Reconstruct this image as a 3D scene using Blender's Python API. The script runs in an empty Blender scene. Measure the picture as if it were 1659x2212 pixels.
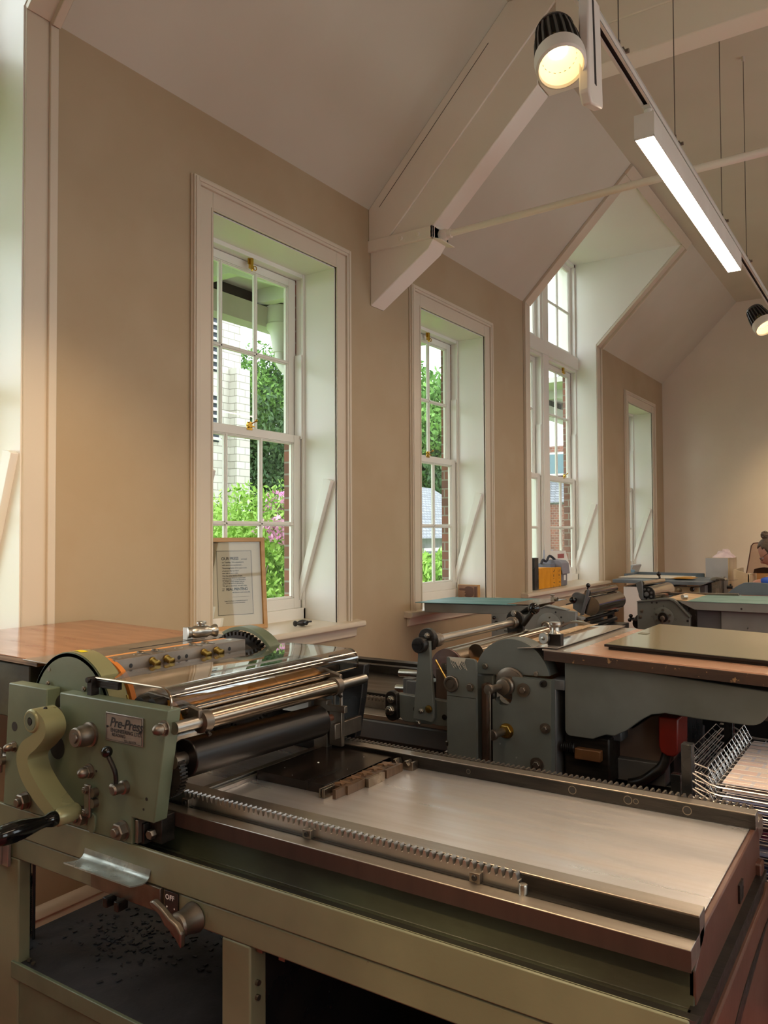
import bpy, math, random
from mathutils import Vector, Matrix, noise
R = math.radians
sc = bpy.context.scene
COL = sc.collection
random.seed(7)

# ------------------------------------------------------------------ materials
def newmat(name):
    m = bpy.data.materials.new(name); m.use_nodes = True
    nt = m.node_tree; b = nt.nodes['Principled BSDF']
    return m, nt, b

def rgb(h):
    h = h.lstrip('#'); c = [int(h[i:i+2], 16)/255 for i in (0, 2, 4)]
    return tuple((x/12.92 if x <= .04045 else ((x+.055)/1.055)**2.4) for x in c) + (1,)

def coat(name, col, rough=.5, metal=0., col2=None, mix_scale=6., lo=.45, hi=.62, bump=.0, bscale=60., rvar=.12,
         stretch=(1, 1, 1), spots=None, spot_scale=14., spot_t=.66, spec=.5, clear=0., aniso=0.):
    """painted / metal surface with cloudy colour variation, roughness variation, chipped spots and fine bump"""
    m, nt, b = newmat(name); N = nt.nodes; L = nt.links
    tc = N.new('ShaderNodeTexCoord'); mp = N.new('ShaderNodeMapping'); mp.inputs['Scale'].default_value = stretch
    L.new(tc.outputs['Object'], mp.inputs['Vector'])
    n1 = N.new('ShaderNodeTexNoise'); n1.inputs['Scale'].default_value = mix_scale; n1.inputs['Detail'].default_value = 6
    L.new(mp.outputs[0], n1.inputs['Vector'])
    r1 = N.new('ShaderNodeValToRGB'); r1.color_ramp.elements[0].position = lo; r1.color_ramp.elements[1].position = hi
    c1 = rgb(col); c2 = rgb(col2) if col2 else tuple(min(1, x*.86) for x in c1[:3]) + (1,)
    r1.color_ramp.elements[0].color = c1; r1.color_ramp.elements[1].color = c2
    L.new(n1.outputs['Fac'], r1.inputs[0]); out = r1.outputs[0]
    if spots:
        n2 = N.new('ShaderNodeTexNoise'); n2.inputs['Scale'].default_value = spot_scale; n2.inputs['Detail'].default_value = 8
        n2.inputs['Roughness'].default_value = .62; L.new(tc.outputs['Object'], n2.inputs['Vector'])
        r2 = N.new('ShaderNodeValToRGB'); r2.color_ramp.elements[0].position = spot_t; r2.color_ramp.elements[1].position = spot_t+.02
        L.new(n2.outputs['Fac'], r2.inputs[0])
        mx = N.new('ShaderNodeMix'); mx.data_type = 'RGBA'; L.new(r2.outputs[0], mx.inputs[0]); L.new(out, mx.inputs[6])
        mx.inputs[7].default_value = rgb(spots); out = mx.outputs[2]
    L.new(out, b.inputs['Base Color'])
    mr = N.new('ShaderNodeMapRange'); mr.inputs[3].default_value = max(.02, rough-rvar); mr.inputs[4].default_value = min(1, rough+rvar)
    L.new(n1.outputs['Fac'], mr.inputs[0]); mr.inputs[1].default_value = .3; mr.inputs[2].default_value = .7
    L.new(mr.outputs[0], b.inputs['Roughness'])
    b.inputs['Metallic'].default_value = metal; b.inputs['Specular IOR Level'].default_value = spec
    b.inputs['Coat Weight'].default_value = clear; b.inputs['Coat Roughness'].default_value = .08
    if aniso: b.inputs['Anisotropic'].default_value = aniso
    if bump:
        n3 = N.new('ShaderNodeTexNoise'); n3.inputs['Scale'].default_value = bscale; n3.inputs['Detail'].default_value = 4
        L.new(mp.outputs[0], n3.inputs['Vector'])
        bp = N.new('ShaderNodeBump'); bp.inputs['Strength'].default_value = bump; bp.inputs['Distance'].default_value = .004
        L.new(n3.outputs['Fac'], bp.inputs['Height']); L.new(bp.outputs[0], b.inputs['Normal'])
    return m

def flat(name, col, rough=.5, metal=0., spec=.5):
    m, nt, b = newmat(name); b.inputs['Base Color'].default_value = rgb(col)
    b.inputs['Roughness'].default_value = rough; b.inputs['Metallic'].default_value = metal
    b.inputs['Specular IOR Level'].default_value = spec
    return m

def glow(name, col, s):
    m, nt, b = newmat(name); b.inputs['Base Color'].default_value = (.8, .8, .8, 1)
    b.inputs['Emission Color'].default_value = rgb(col); b.inputs['Emission Strength'].default_value = s
    return m

def pane(name, tint=(1, 1, 1, 1), ior=1.45, extra=.0):
    m, nt, b = newmat(name); N = nt.nodes; L = nt.links; N.remove(b)
    t = N.new('ShaderNodeBsdfTransparent'); t.inputs[0].default_value = tint
    g = N.new('ShaderNodeBsdfGlossy'); g.inputs['Roughness'].default_value = .02
    fr = N.new('ShaderNodeFresnel'); fr.inputs[0].default_value = ior
    ad = N.new('ShaderNodeMath'); ad.operation = 'ADD'; ad.inputs[1].default_value = extra; ad.use_clamp = True
    ge = N.new('ShaderNodeNewGeometry'); fb = N.new('ShaderNodeMath'); fb.operation = 'SUBTRACT'; fb.inputs[0].default_value = 1; L.new(ge.outputs['Backfacing'], fb.inputs[1])
    fm = N.new('ShaderNodeMath'); fm.operation = 'MULTIPLY'; L.new(fr.outputs[0], fm.inputs[0]); L.new(fb.outputs[0], fm.inputs[1])
    L.new(fm.outputs[0], ad.inputs[0])
    mx = N.new('ShaderNodeMixShader'); L.new(ad.outputs[0], mx.inputs[0]); L.new(t.outputs[0], mx.inputs[1]); L.new(g.outputs[0], mx.inputs[2])
    L.new(mx.outputs[0], N['Material Output'].inputs[0])
    return m

def bricks(name, c1, c2, mortar, scale=6., w=.5, h=.22, rough=.85, msize=.02, axis='yz', bump=.6):
    m, nt, b = newmat(name); N = nt.nodes; L = nt.links
    tc = N.new('ShaderNodeTexCoord'); sx = N.new('ShaderNodeSeparateXYZ'); cx = N.new('ShaderNodeCombineXYZ')
    L.new(tc.outputs['Object'], sx.inputs[0])
    ad = N.new('ShaderNodeMath'); ad.operation = 'ADD'; L.new(sx.outputs[0], ad.inputs[0]); L.new(sx.outputs[1], ad.inputs[1])
    L.new(ad.outputs[0], cx.inputs[0]); L.new(sx.outputs[2], cx.inputs[1])
    br = N.new('ShaderNodeTexBrick'); br.inputs['Scale'].default_value = scale
    br.inputs['Color1'].default_value = rgb(c1); br.inputs['Color2'].default_value = rgb(c2); br.inputs['Mortar'].default_value = rgb(mortar)
    br.inputs['Mortar Size'].default_value = msize; br.inputs['Brick Width'].default_value = w; br.inputs['Row Height'].default_value = h
    L.new(cx.outputs[0], br.inputs['Vector']); L.new(br.outputs['Color'], b.inputs['Base Color'])
    b.inputs['Roughness'].default_value = rough
    bp = N.new('ShaderNodeBump'); bp.inputs['Strength'].default_value = bump; bp.inputs['Distance'].default_value = .01; bp.invert = True
    L.new(br.outputs['Fac'], bp.inputs['Height']); L.new(bp.outputs[0], b.inputs['Normal'])
    return m

def wood(name, c1, c2, scale=3., rough=.45, stretch=(1, 8, 1), clear=0.):
    return coat(name, c1, rough, 0, c2, scale, .35, .65, .08, 30, .08, stretch, clear=clear)

M = {}
M['wallend'] = coat('end_wall_lit_tone', '#E9DFCC', .75, 0, '#E6DBC8', 2.5, .4, .6, .03, 120, .05)  # paler than the other walls: stronger light at the far end put into colour
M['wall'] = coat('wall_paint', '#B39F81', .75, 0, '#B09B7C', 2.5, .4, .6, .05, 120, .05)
M['ceil'] = coat('ceiling_paint', '#D0CAB8', .8, 0, '#CCC6B3', 1.2, .4, .6, .03, 80, .05)
M['trim'] = coat('trim_gloss_paint', '#D6C9B4', .36, 0, '#D2C4AE', 2, .3, .7, .05, 45, .03)
M['truss'] = coat('truss_gloss_paint', '#F6EFE2', .4, 0, '#F3EBDC', 2, .3, .7, .06, 40, .03)
M['gripper'] = coat('gripper_bar_steel', '#9A8E82', .42, .85, '#82766A', 6, .3, .7, 0, 60, .05)
M['drum'] = coat('ground_steel_drum', '#B4ADA2', .13, 1., '#9C958A', 3, .3, .7, 0, 60, .03)
M['sash'] = coat('sash_gloss_paint', '#ECE8DF', .34, 0, '#EAE5DB', 2, .3, .7, .02, 60, .02)
M['brass'] = flat('polished_brass', '#C9A24A', .22, 1.)
M['brassdull'] = coat('dull_brass', '#B7974F', .38, 1., '#7C6433', 14, .4, .65, .05, 80)
M['glass'] = pane('window_glass', (.97, .985, .975, 1), 1.45)
M['acrylic'] = pane('clear_acrylic', (.84, .83, .81, 1), 1.5, .17)
M['green'] = coat('press_green_enamel', '#66705A', .42, 0, '#5A634D', 5, .4, .62, .05, 90, .1, spots='#6B4A38', spot_t=.73, spot_scale=9)
M['olive'] = coat('frame_olive_enamel', '#7D7E64', .42, 0, '#6D6E56', 3, .4, .62, .06, 140, .1, spots='#4A2A22', spot_t=.735, spot_scale=5)
M['greendark'] = coat('bed_casting_green', '#474A36', .5, 0, '#33301F', 6, .4, .62, .35, 30, .12, stretch=(.6, 1, 1))
M['greenend'] = coat('end_panel_floor_bounce', '#5C3A2C', .42, 0, '#4F3024', 3, .4, .62, .06, 140, .1, spots='#3A2016', spot_t=.72, spot_scale=9)  # green panel coloured brown-red: light thrown back by the red floor is painted in
M['grey'] = coat('press_grey_enamel', '#636661', .4, 0, '#55574F', 4, .42, .64, .06, 100, .1, spots='#3A3630', spot_t=.735, spot_scale=10)
M['greylt'] = coat('press_light_grey_enamel', '#7F807C', .42, 0, '#73736E', 4, .42, .64, .05, 100, .1, spots='#3C3833', spot_t=.75, spot_scale=14)
M['cab'] = coat('cabinet_grey_enamel', '#5E5F60', .45, 0, '#535352', 3, .4, .62, .04, 100, .08)
M['bluegrey'] = coat('bench_blue_grey_enamel', '#6C7880', .4, 0, '#5E6A72', 4, .4, .62, .03, 90, .08)
M['steel'] = coat('worn_steel', '#D0CDC8', .34, 1., '#AAA7A2', 3, .35, .65, .02, 60, .08, stretch=(1, 1, 1))
M['bed'] = coat('polished_bed_steel', '#F1EFF0', .32, .80, '#D2CBC6', 5, .25, .75, .004, 40, .07, stretch=(.35, 5, 1))
M['bed2'] = coat('dark_bed_steel', '#5B534E', .35, 1., '#4A423D', 5, .35, .7, .03, 60, .06, stretch=(.5, 5, 1))
M['rail'] = coat('oiled_rail_steel', '#C6BEB4', .36, 1., '#A0978C', 4, .35, .65, .06, 60, .08, stretch=(.3, 4, 4))
M['copper'] = coat('bronzed_steel_edge', '#4C3A34', .42, .3, '#43322D', 3, .3, .7, .04, 60, .05, stretch=(8, 1, .6))
M['chrome'] = coat('chromed_steel', '#B5A693', .2, 1., '#A29280', 4, .35, .65, 0, 60, .04)
M['nickel'] = coat('worn_nickel', '#BDB8AE', .30, 1., '#A8A298', 3, .3, .7, 0, 90, .04)
M['bolt'] = coat('oily_bolt_steel', '#8F867A', .42, .95, '#6E6256', 14, .3, .7, 0, 90, .05)
M['black'] = coat('black_enamel', '#1B1B1C', .3, 0, '#232120', 8, .4, .6, .03, 60, .1)
M['blackgloss'] = flat('black_bakelite', '#0C0B0B', .12)
M['blackiron'] = coat('black_oily_iron', '#191613', .42, .3, '#2A241E', 12, .4, .62, .15, 50, .12, stretch=(.5, 2, 4))
M['rubber'] = coat('black_rubber_roller', '#17120F', .34, 0, '#130F0C', 8, .4, .6, .03, 60, .05)
M['gold'] = coat('gold_sheen_roller', '#DA9C40', .25, .35, '#CC8E36', 6, .4, .6, .02, 60, .06)  # gold reflection on a steel roller put into the base colour
M['ply'] = wood('plywood_board', '#A8683E', '#8F5230', 4, .22, (1, 5, 1), clear=.5)
M['plyedge'] = coat('plywood_edge', '#9B8267', .6, 0, '#5F4632', 3, .4, .6, .2, 40, .05, stretch=(.5, .5, 160))
M['shelf'] = coat('dirty_black_shelf', '#33353B', .55, 0, '#222327', 4, .35, .62, .9, 18, .12, spots='#5D5E60', spot_t=.70, spot_scale=9)
M['floor'] = coat('red_painted_floor', '#B2403E', .5, 0, '#A03836', 2.5, .4, .6, .05, 60, .08)
M['plate'] = coat('aluminium_plate', '#A9A29B', .35, .8, '#8C857D', 10, .4, .6, .02, 80, .06)
M['ink'] = flat('black_ink', '#161413', .5)
M['white'] = flat('white_card', '#EFEDE8', .6)
M['offwhite'] = flat('off_white_paper', '#DDD4C4', .7)
M['craft'] = coat('worn_wood_edge', '#40291B', .5, 0, '#332014', 9, .4, .62, .15, 60, .08, stretch=(1, 1, 4), spots='#8C6A44', spot_t=.62, spot_scale=38)
M['palestrip'] = coat('pale_glossy_strip', '#BFB3A6', .15, .3, '#B3A698', 4, .3, .7, 0, 60, .03, clear=.4)
M['tablesteel'] = coat('grey_metal_strip', '#8E857C', .22, .75, '#776D64', 5, .4, .6, .02, 60, .06)
M['orangewood'] = wood('orange_varnished_board', '#DDAB8A', '#D09A78', 3, .25, (1, 3, 1), clear=.4)
M['cream'] = coat('cream_gloss_board', '#A9A080', .1, 0, '#A19877', 3, .4, .6, .0, 60, .04, clear=.5)
M['packing'] = coat('manila_packing', '#D8B78C', .5, 0, '#C7A276', 8, .4, .6, .05, 60, .08)
M['teal'] = coat('teal_mat', '#5F9AA0', .5, 0, '#558E94', 6, .4, .6, .03, 60, .06)
M['tealgreen'] = coat('green_mat', '#7EA196', .45, 0, '#74968B', 6, .4, .6, .03, 60, .06)
M['redpaint'] = coat('red_enamel', '#7E1F14', .35, 0, '#6D1A11', 8, .4, .6, .05, 60, .08)
M['oak'] = wood('pale_wood_frame', '#C69A62', '#B5884F', 5, .4, (1, 1, 4))
M['lampwhite'] = coat('lamp_white_enamel', '#D8CFC4', .38, 0, '#D2C9BD', 5, .4, .6, 0, 60, .04)
M['lampgrey'] = flat('lamp_heatsink_grey', '#4A4846', .4, .3)
M['slot'] = flat('track_slot_dark', '#181210', .6)
M['led'] = glow('led_diffuser', '#FFE5C6', 44.)
M['spotglow'] = glow('spot_reflector', '#FFD27A', .75)
M['chip'] = glow('led_chip', '#FFE0A0', 9.)
M['cable'] = flat('steel_cable', '#6A6058', .4, .6)
M['chipply'] = coat('birch_board', '#C9B592', .55, 0, '#BCA782', 6, .4, .6, .04, 60, .06)
M['greyface'] = coat('grey_laminate', '#A9A6A4', .5, 0, '#A3A09E', 6, .4, .6, .02, 60, .06)
M['yellow'] = coat('yellow_cloth', '#E0980F', .6, 0, '#D68E0A', 9, .4, .6, .05, 200, .05)

# ------------------------------------------------------------------ mesh builder
class MB:
    def __init__(s): s.v = []; s.f = []; s.mi = []; s.cur = 0
    def add(s, vs, fs):
        o = len(s.v); s.v += [tuple(v) for v in vs]; s.f += [tuple(i+o for i in f) for f in fs]; s.mi += [s.cur]*len(fs); return s
    def mat(s, i): s.cur = i; return s
    def box(s, x0, x1, y0, y1, z0, z1):
        if x0 > x1: x0, x1 = x1, x0
        if y0 > y1: y0, y1 = y1, y0
        if z0 > z1: z0, z1 = z1, z0
        return s.add([(x0,y0,z0),(x1,y0,z0),(x1,y1,z0),(x0,y1,z0),(x0,y0,z1),(x1,y0,z1),(x1,y1,z1),(x0,y1,z1)],
                     [(0,3,2,1),(4,5,6,7),(0,1,5,4),(1,2,6,5),(2,3,7,6),(3,0,4,7)])
    def prism(s, poly, axis, a, b):
        n = len(poly)
        def P(p, t): return {'y': (p[0], t, p[1]), 'x': (t, p[0], p[1]), 'z': (p[0], p[1], t)}[axis]
        area = sum(poly[i][0]*poly[(i+1) % n][1]-poly[(i+1) % n][0]*poly[i][1] for i in range(n))
        vs = [P(p, a) for p in poly]+[P(p, b) for p in poly]
        fs = [tuple(range(n)), tuple(range(2*n-1, n-1, -1))]
        for i in range(n): j = (i+1) % n; fs.append((j, i, n+i, n+j))
        flip = (area > 0) != (axis == 'y')
        if b < a: flip = not flip
        if flip: fs = [tuple(reversed(f)) for f in fs]
        return s.add(vs, fs)
    def frame(s, d):
        d = Vector(d).normalized(); u = Vector((0, 0, 1)) if abs(d.z) < .9 else Vector((1, 0, 0))
        a = d.cross(u).normalized(); b = a.cross(d).normalized(); return a, b, d
    def lathe(s, prof, o, d, n=24, cap=True, a0=0., a1=2*math.pi):
        """prof [(radius, height)] about axis d through o"""
        a, b, d = s.frame(d); o = Vector(o); vs = []; full = abs(a1-a0-2*math.pi) < 1e-6
        m = n if full else n+1
        for r, h in prof:
            for k in range(m):
                t = a0+(a1-a0)*k/n; vs.append(o+d*h+(a*math.cos(t)+b*math.sin(t))*max(r, 1e-5))
        fs = []
        for i in range(len(prof)-1):
            for k in range(n):
                q = (k+1) % m if full else k+1
                fs.append((i*m+k, (i+1)*m+k, (i+1)*m+q, i*m+q))
        if cap and full:
            fs.append(tuple(range(m))); fs.append(tuple(reversed(range((len(prof)-1)*m, len(prof)*m))))
        return s.add(vs, fs)
    def cyl(s, p0, p1, r, r1=None, n=24):
        p0 = Vector(p0); p1 = Vector(p1); h = (p1-p0).length
        return s.lathe([(r, 0), (r if r1 is None else r1, h)], p0, p1-p0, n)
    def hexn(s, p0, p1, r):
        p0 = Vector(p0); p1 = Vector(p1); h = (p1-p0).length
        return s.lathe([(r, 0), (r, h*.85), (r*.88, h)], p0, p1-p0, 6)
    def ball(s, c, r, n=20, sz=1.):
        c = Vector(c); prof = [(r*math.sin(math.pi*i/12), -r*sz*math.cos(math.pi*i/12)) for i in range(13)]
        return s.lathe(prof, c, (0, 0, 1), n)
    def tube(s, pts, r, n=8):
        pts = [Vector(p) for p in pts]; N = len(pts); vs = []
        rr = r if isinstance(r, (list, tuple)) else [r]*N
        d0 = (pts[1]-pts[0]).normalized(); a, b, _ = s.frame(d0)
        for i, p in enumerate(pts):
            d = (pts[min(i+1, N-1)]-pts[max(i-1, 0)]).normalized()
            a = (a-d*a.dot(d)).normalized(); b = d.cross(a)
            for k in range(n):
                t = 2*math.pi*k/n; vs.append(p+(a*math.cos(t)+b*math.sin(t))*rr[i])
        fs = [tuple(reversed(range(n))), tuple(range((N-1)*n, N*n))]
        for i in range(N-1):
            for k in range(n):
                q = (k+1) % n; fs.append((i*n+k, i*n+q, (i+1)*n+q, (i+1)*n+k))
        return s.add(vs, fs)
    def obox(s, c, ax, ay, az, hx, hy, hz):
        c = Vector(c); ax = Vector(ax).normalized()*hx; ay = Vector(ay).normalized()*hy; az = Vector(az).normalized()*hz
        vs = [c+ax*i+ay*j+az*k for k in (-1, 1) for (i, j) in ((-1,-1),(1,-1),(1,1),(-1,1))]
        return s.add(vs, [(0,3,2,1),(4,5,6,7),(0,1,5,4),(1,2,6,5),(2,3,7,6),(3,0,4,7)])
    def bar(s, p0, p1, w, h, up=(0, 0, 1)):
        p0 = Vector(p0); p1 = Vector(p1); d = (p1-p0).normalized(); u = Vector(up); sd = d.cross(u).normalized(); u = sd.cross(d)
        return s.obox((p0+p1)/2, d, sd, u, (p1-p0).length/2, w/2, h/2)
    def build(s, name, m, parent=None, bevel=0., angle=35, origin=None, segs=2, label=None):
        me = bpy.data.meshes.new(name); 
        if origin is None:
            xs = [v[0] for v in s.v]; ys = [v[1] for v in s.v]; zs = [v[2] for v in s.v]
            origin = ((min(xs)+max(xs))/2, (min(ys)+max(ys))/2, min(zs))
        o = Vector(origin)
        me.from_pydata([Vector(v)-o for v in s.v], [], s.f)
        ms = m if isinstance(m, (list, tuple)) else [m]
        for q in ms: me.materials.append(M[q] if isinstance(q, str) else q)
        if len(ms) > 1: me.polygons.foreach_set('material_index', s.mi)
        me.validate(); fixn(me); me.update(); me.shade_smooth(); me.set_sharp_from_angle(angle=R(angle))
        ob = bpy.data.objects.new(name, me); COL.objects.link(ob); ob.location = o; ob['_w'] = tuple(o)
        if parent is not None:
            ob.parent = parent; ob.location = o-Vector(parent['_w'])
        if bevel:
            b = ob.modifiers.new('bevel', 'BEVEL'); b.width = bevel; b.segments = segs; b.limit_method = 'ANGLE'; b.angle_limit = R(40)
            b.harden_normals = False
        if label: ob['label'] = label
        return ob

def tag(o, label=None, cat=None, group=None, kind=None):
    if label: o['label'] = label
    if cat: o['category'] = cat
    if group: o['group'] = group
    if kind: o['kind'] = kind
    return o
def thing(name, label, cat, loc, group=None):
    o = bpy.data.objects.new(name, None); COL.objects.link(o); o.location = loc; o['_w'] = tuple(loc); o.empty_display_size = .05
    return tag(o, label, cat, group)
def struct(o): o['kind'] = 'structure'; return o
def copy_tree(o, parent=None):
    c = o.copy(); COL.objects.link(c)
    if parent is not None: c.parent = parent
    for ch in [x for x in COL.objects if x.parent == o]: copy_tree(ch, c)
    return c
def textverts(body, size, align='LEFT', shear=0., space=1., extr=0., line=1., offset=0.):
    cu = bpy.data.curves.new('t', 'FONT'); cu.body = body; cu.size = size; cu.align_x = align; cu.shear = shear
    cu.space_character = space; cu.extrude = extr; cu.space_line = line; cu.offset = offset; cu.resolution_u = 3
    ob = bpy.data.objects.new('t', cu); COL.objects.link(ob)
    dg = bpy.context.evaluated_depsgraph_get(); dg.update()
    me = bpy.data.meshes.new_from_object(ob.evaluated_get(dg))
    vs = [tuple(v.co) for v in me.vertices]; fs = [tuple(p.vertices) for p in me.polygons]
    bpy.data.objects.remove(ob); bpy.data.curves.remove(cu); bpy.data.meshes.remove(me)
    return vs, fs
def puttext(mb, body, size, o, ux, uy, **k):
    """write text into a mesh builder; o origin, ux reading direction, uy up direction"""
    vs, fs = textverts(body, size, **k); ux = Vector(ux).normalized(); uy = Vector(uy).normalized(); uz = ux.cross(uy); o = Vector(o)
    mb.add([o+ux*v[0]+uy*v[1]+uz*v[2] for v in vs], fs)
def arc(cx, cz, r, a0, a1, n=12):
    return [(cx+r*math.cos(R(a0+(a1-a0)*i/n)), cz+r*math.sin(R(a0+(a1-a0)*i/n))) for i in range(n+1)]
def fixn(me):
    import bmesh
    b = bmesh.new(); b.from_mesh(me); bmesh.ops.recalc_face_normals(b, faces=b.faces[:]); b.to_mesh(me); b.free()

M['crank'] = coat('crank_gold_sheen', '#97946C', .3, .3, '#8D8C66', 5, .3, .7, .01, 90, .05)  # press green shifted to gold: the lamps' warm sheen is in the colour
# ================================================================== THE ROOM
WX = -2.78; EZ = 3.57; KX = -1.83; KZ = 4.53; YB = -4.0; YE = 11.06; XR = 2.78
OPEN = {0: (-.10, 1.743, 1.04, 4.47), 1: (2.715, 3.70, 1.04, 3.108), 2: (4.655, 5.635, 1.04, 3.10), 3: (6.54, 8.345, 1.04, 4.47), 4: (9.45, 10.48, 1.04, 3.10)}
def slope_z(x): return EZ+(x-WX)*(KZ-EZ)/(KX-WX)
def slope_x(z): return WX+(z-EZ)*(KX-WX)/(KZ-EZ)

def side_wall(name, m, xa, xb, shrink, ztop):
    mb = MB(); y = YB
    for k in range(5):
        y0, y1, z0, z1 = OPEN[k]; y0 += shrink; y1 -= shrink
        mb.box(xa, xb, y, y0, -.3, ztop); mb.box(xa, xb, y0, y1, -.3, z0-.005)
        if z1 < EZ: mb.box(xa, xb, y0, y1, z1, ztop)
        y = y1
    mb.box(xa, xb, y, YE+.2, -.3, ztop)
    return mb
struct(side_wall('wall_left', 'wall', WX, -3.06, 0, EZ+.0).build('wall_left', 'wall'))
M['brick'] = bricks('red_brick', '#8A5442', '#6A4438', '#8C8074', 4.2, .5, .3, msize=.025)
ow = side_wall('wall_outside', 'brick', -3.06, -3.15, .02, 3.5).build('wall_outside', 'brick'); struct(ow)
# end, back and right walls
def gable(y0, y1):
    return MB().prism([(WX-.3, -.1), (XR+.3, -.1), (XR+.3, EZ-.3), (XR, EZ), (-KX, KZ), (KX, KZ), (WX, EZ), (WX-.3, EZ-.3)], 'y', y0, y1)
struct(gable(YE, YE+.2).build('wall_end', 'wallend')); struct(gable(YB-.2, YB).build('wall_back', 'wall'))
RO = [(-1.6, -.4), (.7, 1.9), (3.0, 4.2), (5.3, 6.5), (7.6, 8.8)]  # windows in the unseen right wall, added to let in fill daylight
mb = MB(); yy = YB
for a, b in RO: mb.box(XR, XR+.3, yy, a, -.1, EZ); mb.box(XR, XR+.3, a, b, -.1, 1.04); mb.box(XR, XR+.3, a, b, 3.1, EZ); yy = b
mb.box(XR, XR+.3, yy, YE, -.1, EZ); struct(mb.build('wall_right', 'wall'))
for i, (a, b) in enumerate(RO):
    Wr = thing('window_%d' % (6+i), None, None, (XR+.2, (a+b)/2, 1.04)); struct(Wr); mb = MB()
    for y in (a+.02, (a+b)/2, b-.02): mb.box(XR+.18, XR+.22, y-.02, y+.02, 1.04, 3.1)
    for z in (1.06, 2.07, 3.08): mb.box(XR+.18, XR+.22, a, b, z-.02, z+.02)
    mb.build('window_frame', 'sash', Wr); MB().box(XR+.199, XR+.203, a+.04, b-.04, 1.08, 3.06).build('glass_pane', 'glass', Wr)
struct(MB().box(-3.2, XR+.2, YB-.2, YE+.2, -.12, 0).build('floor', 'floor'))
# ceiling: slopes with the two dormer cut-outs, and the flat crown
mb = MB(); T = .12
def slope_piece(y0, y1, xa, xb, s=1):
    za, zb = slope_z(xa), slope_z(xb)
    mb.prism([(s*xa, za), (s*xb, zb), (s*xb, zb+T), (s*xa, za+T)], 'y', y0, y1)
DX = slope_x(4.47)
ys = [YB, OPEN[0][0], OPEN[0][1], OPEN[3][0], OPEN[3][1], YE]
for i in range(0, 6, 2): slope_piece(ys[i], ys[i+1], WX-.1, KX)
for k in (0, 3): slope_piece(OPEN[k][0], OPEN[k][1], DX, KX)
slope_piece(YB, YE, WX-.1, KX, -1)
mb.box(KX, -KX, YB, YE, KZ, KZ+T)
struct(mb.build('ceiling', 'ceil'))
# dormer cheeks and dormer soffits (white gloss)
for k, n in ((0, 'trim_1'), (3, 'trim_2')):
    y0, y1, z0, z1 = OPEN[k]; mb = MB()
    poly = [(-3.2, 3.4), (WX, 3.4), (WX, EZ), (DX, 4.47), (-3.2, 4.47)]
    ck = MB(); ck.prism(poly, 'y', y1-.003, y1+.07); ck.prism(poly, 'y', y0-.07, y0+.003)
    ck.box(-3.2, DX+.0, y0-.07, y1+.07, 4.47, 4.55); struct(ck.build('trim_%d' % (20+k), 'sash'))
    # architrave following wall, slope and head
    e = .012
    for (ya, yb) in ((y1-.0, y1+.13), (y0-.13, y0+.0)):
        mb.box(WX, WX+e, ya, yb, 1.04, EZ)
        mb.box(WX+e, WX+e+.014, (yb-.035 if ya == y1 else ya), (yb if ya == y1 else ya+.035), 1.04, EZ)
        nx, nz = .018, -.018
        mb.prism([(WX, EZ), (DX, 4.47), (DX+nx, 4.47+nz), (WX+nx, EZ+nz)], 'y', ya, yb)
        yo = (yb-.035, yb) if ya == y1 else (ya, ya+.035)
        mb.prism([(WX, EZ), (DX, 4.47), (DX+2*nx, 4.47+2*nz), (WX+2*nx, EZ+2*nz)], 'y', *yo) if ya == y1 else None
    mb.prism([(DX, 4.47), (KX, KZ), (KX+.02, KZ-.02), (DX+.02, 4.45)], 'y', y0-.13, y1+.13)
    struct(mb.build(n, 'trim', bevel=.003))
# reveals (white gloss lining boards) + architraves + sills
def reveal(k):
    y0, y1, z0, z1 = OPEN[k]; mb = MB(); zt = min(z1, EZ)
    for y, s in ((y1, 1), (y0, -1)): mb.box(-3.06, WX+.002, y-.006*s, y+.003*s, z0, zt)
    if z1 < EZ: mb.box(-3.06, WX+.002, y0, y1, z1-.006, z1+.003)
    return mb
tn = 3
for k in range(5):
    struct(reveal(k).build('trim_%d' % tn, 'sash')); tn += 1
for k in (1, 2, 4):
    y0, y1, z0, z1 = OPEN[k]; w = .135; mb = MB(); x = WX
    def arch(a, b, xt):   # picture-frame band between inset a and b
        mb.box(x, x+xt, y0-b, y0-a, 1.04, z1+b); mb.box(x, x+xt, y1+a, y1+b, 1.04, z1+b); mb.box(x, x+xt, y0-a, y1+a, z1+a, z1+b)
    arch(0, w, .012); arch(w-.045, w-.004, .026); arch(w-.03, w-.012, .032); arch(.0, .012, .017)
    struct(mb.build('trim_%d' % tn, 'trim', bevel=.003)); tn += 1
# sills
for k in range(5):
    y0, y1, z0, z1 = OPEN[k]; mb = MB()
    mb.prism([(-3.05, 1.05), (-3.05, 1.06), (WX+.005, 1.045), (WX+.06, 1.04), (WX+.066, 1.030), (WX+.066, 1.012), (WX+.055, 1.004), (WX+.0, 1.004), (-3.05, 1.0)], 'y', y0-.215, y1+.215)
    mb.prism([(WX, 1.004), (WX+.03, 1.004), (WX+.022, .985), (WX+.02, .95), (WX, .94)], 'y', y0-.18, y1+.18)
    struct(mb.build('trim_%d' % tn, 'trim', bevel=.003)); tn += 1
# baseboards
def base(name, x, s, y0, y1):
    mb = MB().prism([(x, 0), (x+s*.022, 0), (x+s*.022, .085), (x+s*.017, .095), (x+s*.017, .105), (x+s*.026, .115), (x+s*.022, .13), (x+s*.010, .148), (x, .155)], 'y', y0, y1)
    struct(mb.build(name, 'trim'))
base('baseboard_left', WX, 1, YB, YE); base('baseboard_right', XR, -1, YB, YE)
struct(MB().prism([(YE, 0), (YE-.022, 0), (YE-.022, .1), (YE-.01, .14), (YE, .155)], 'x', WX, XR).build('baseboard_end', 'trim'))

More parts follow.
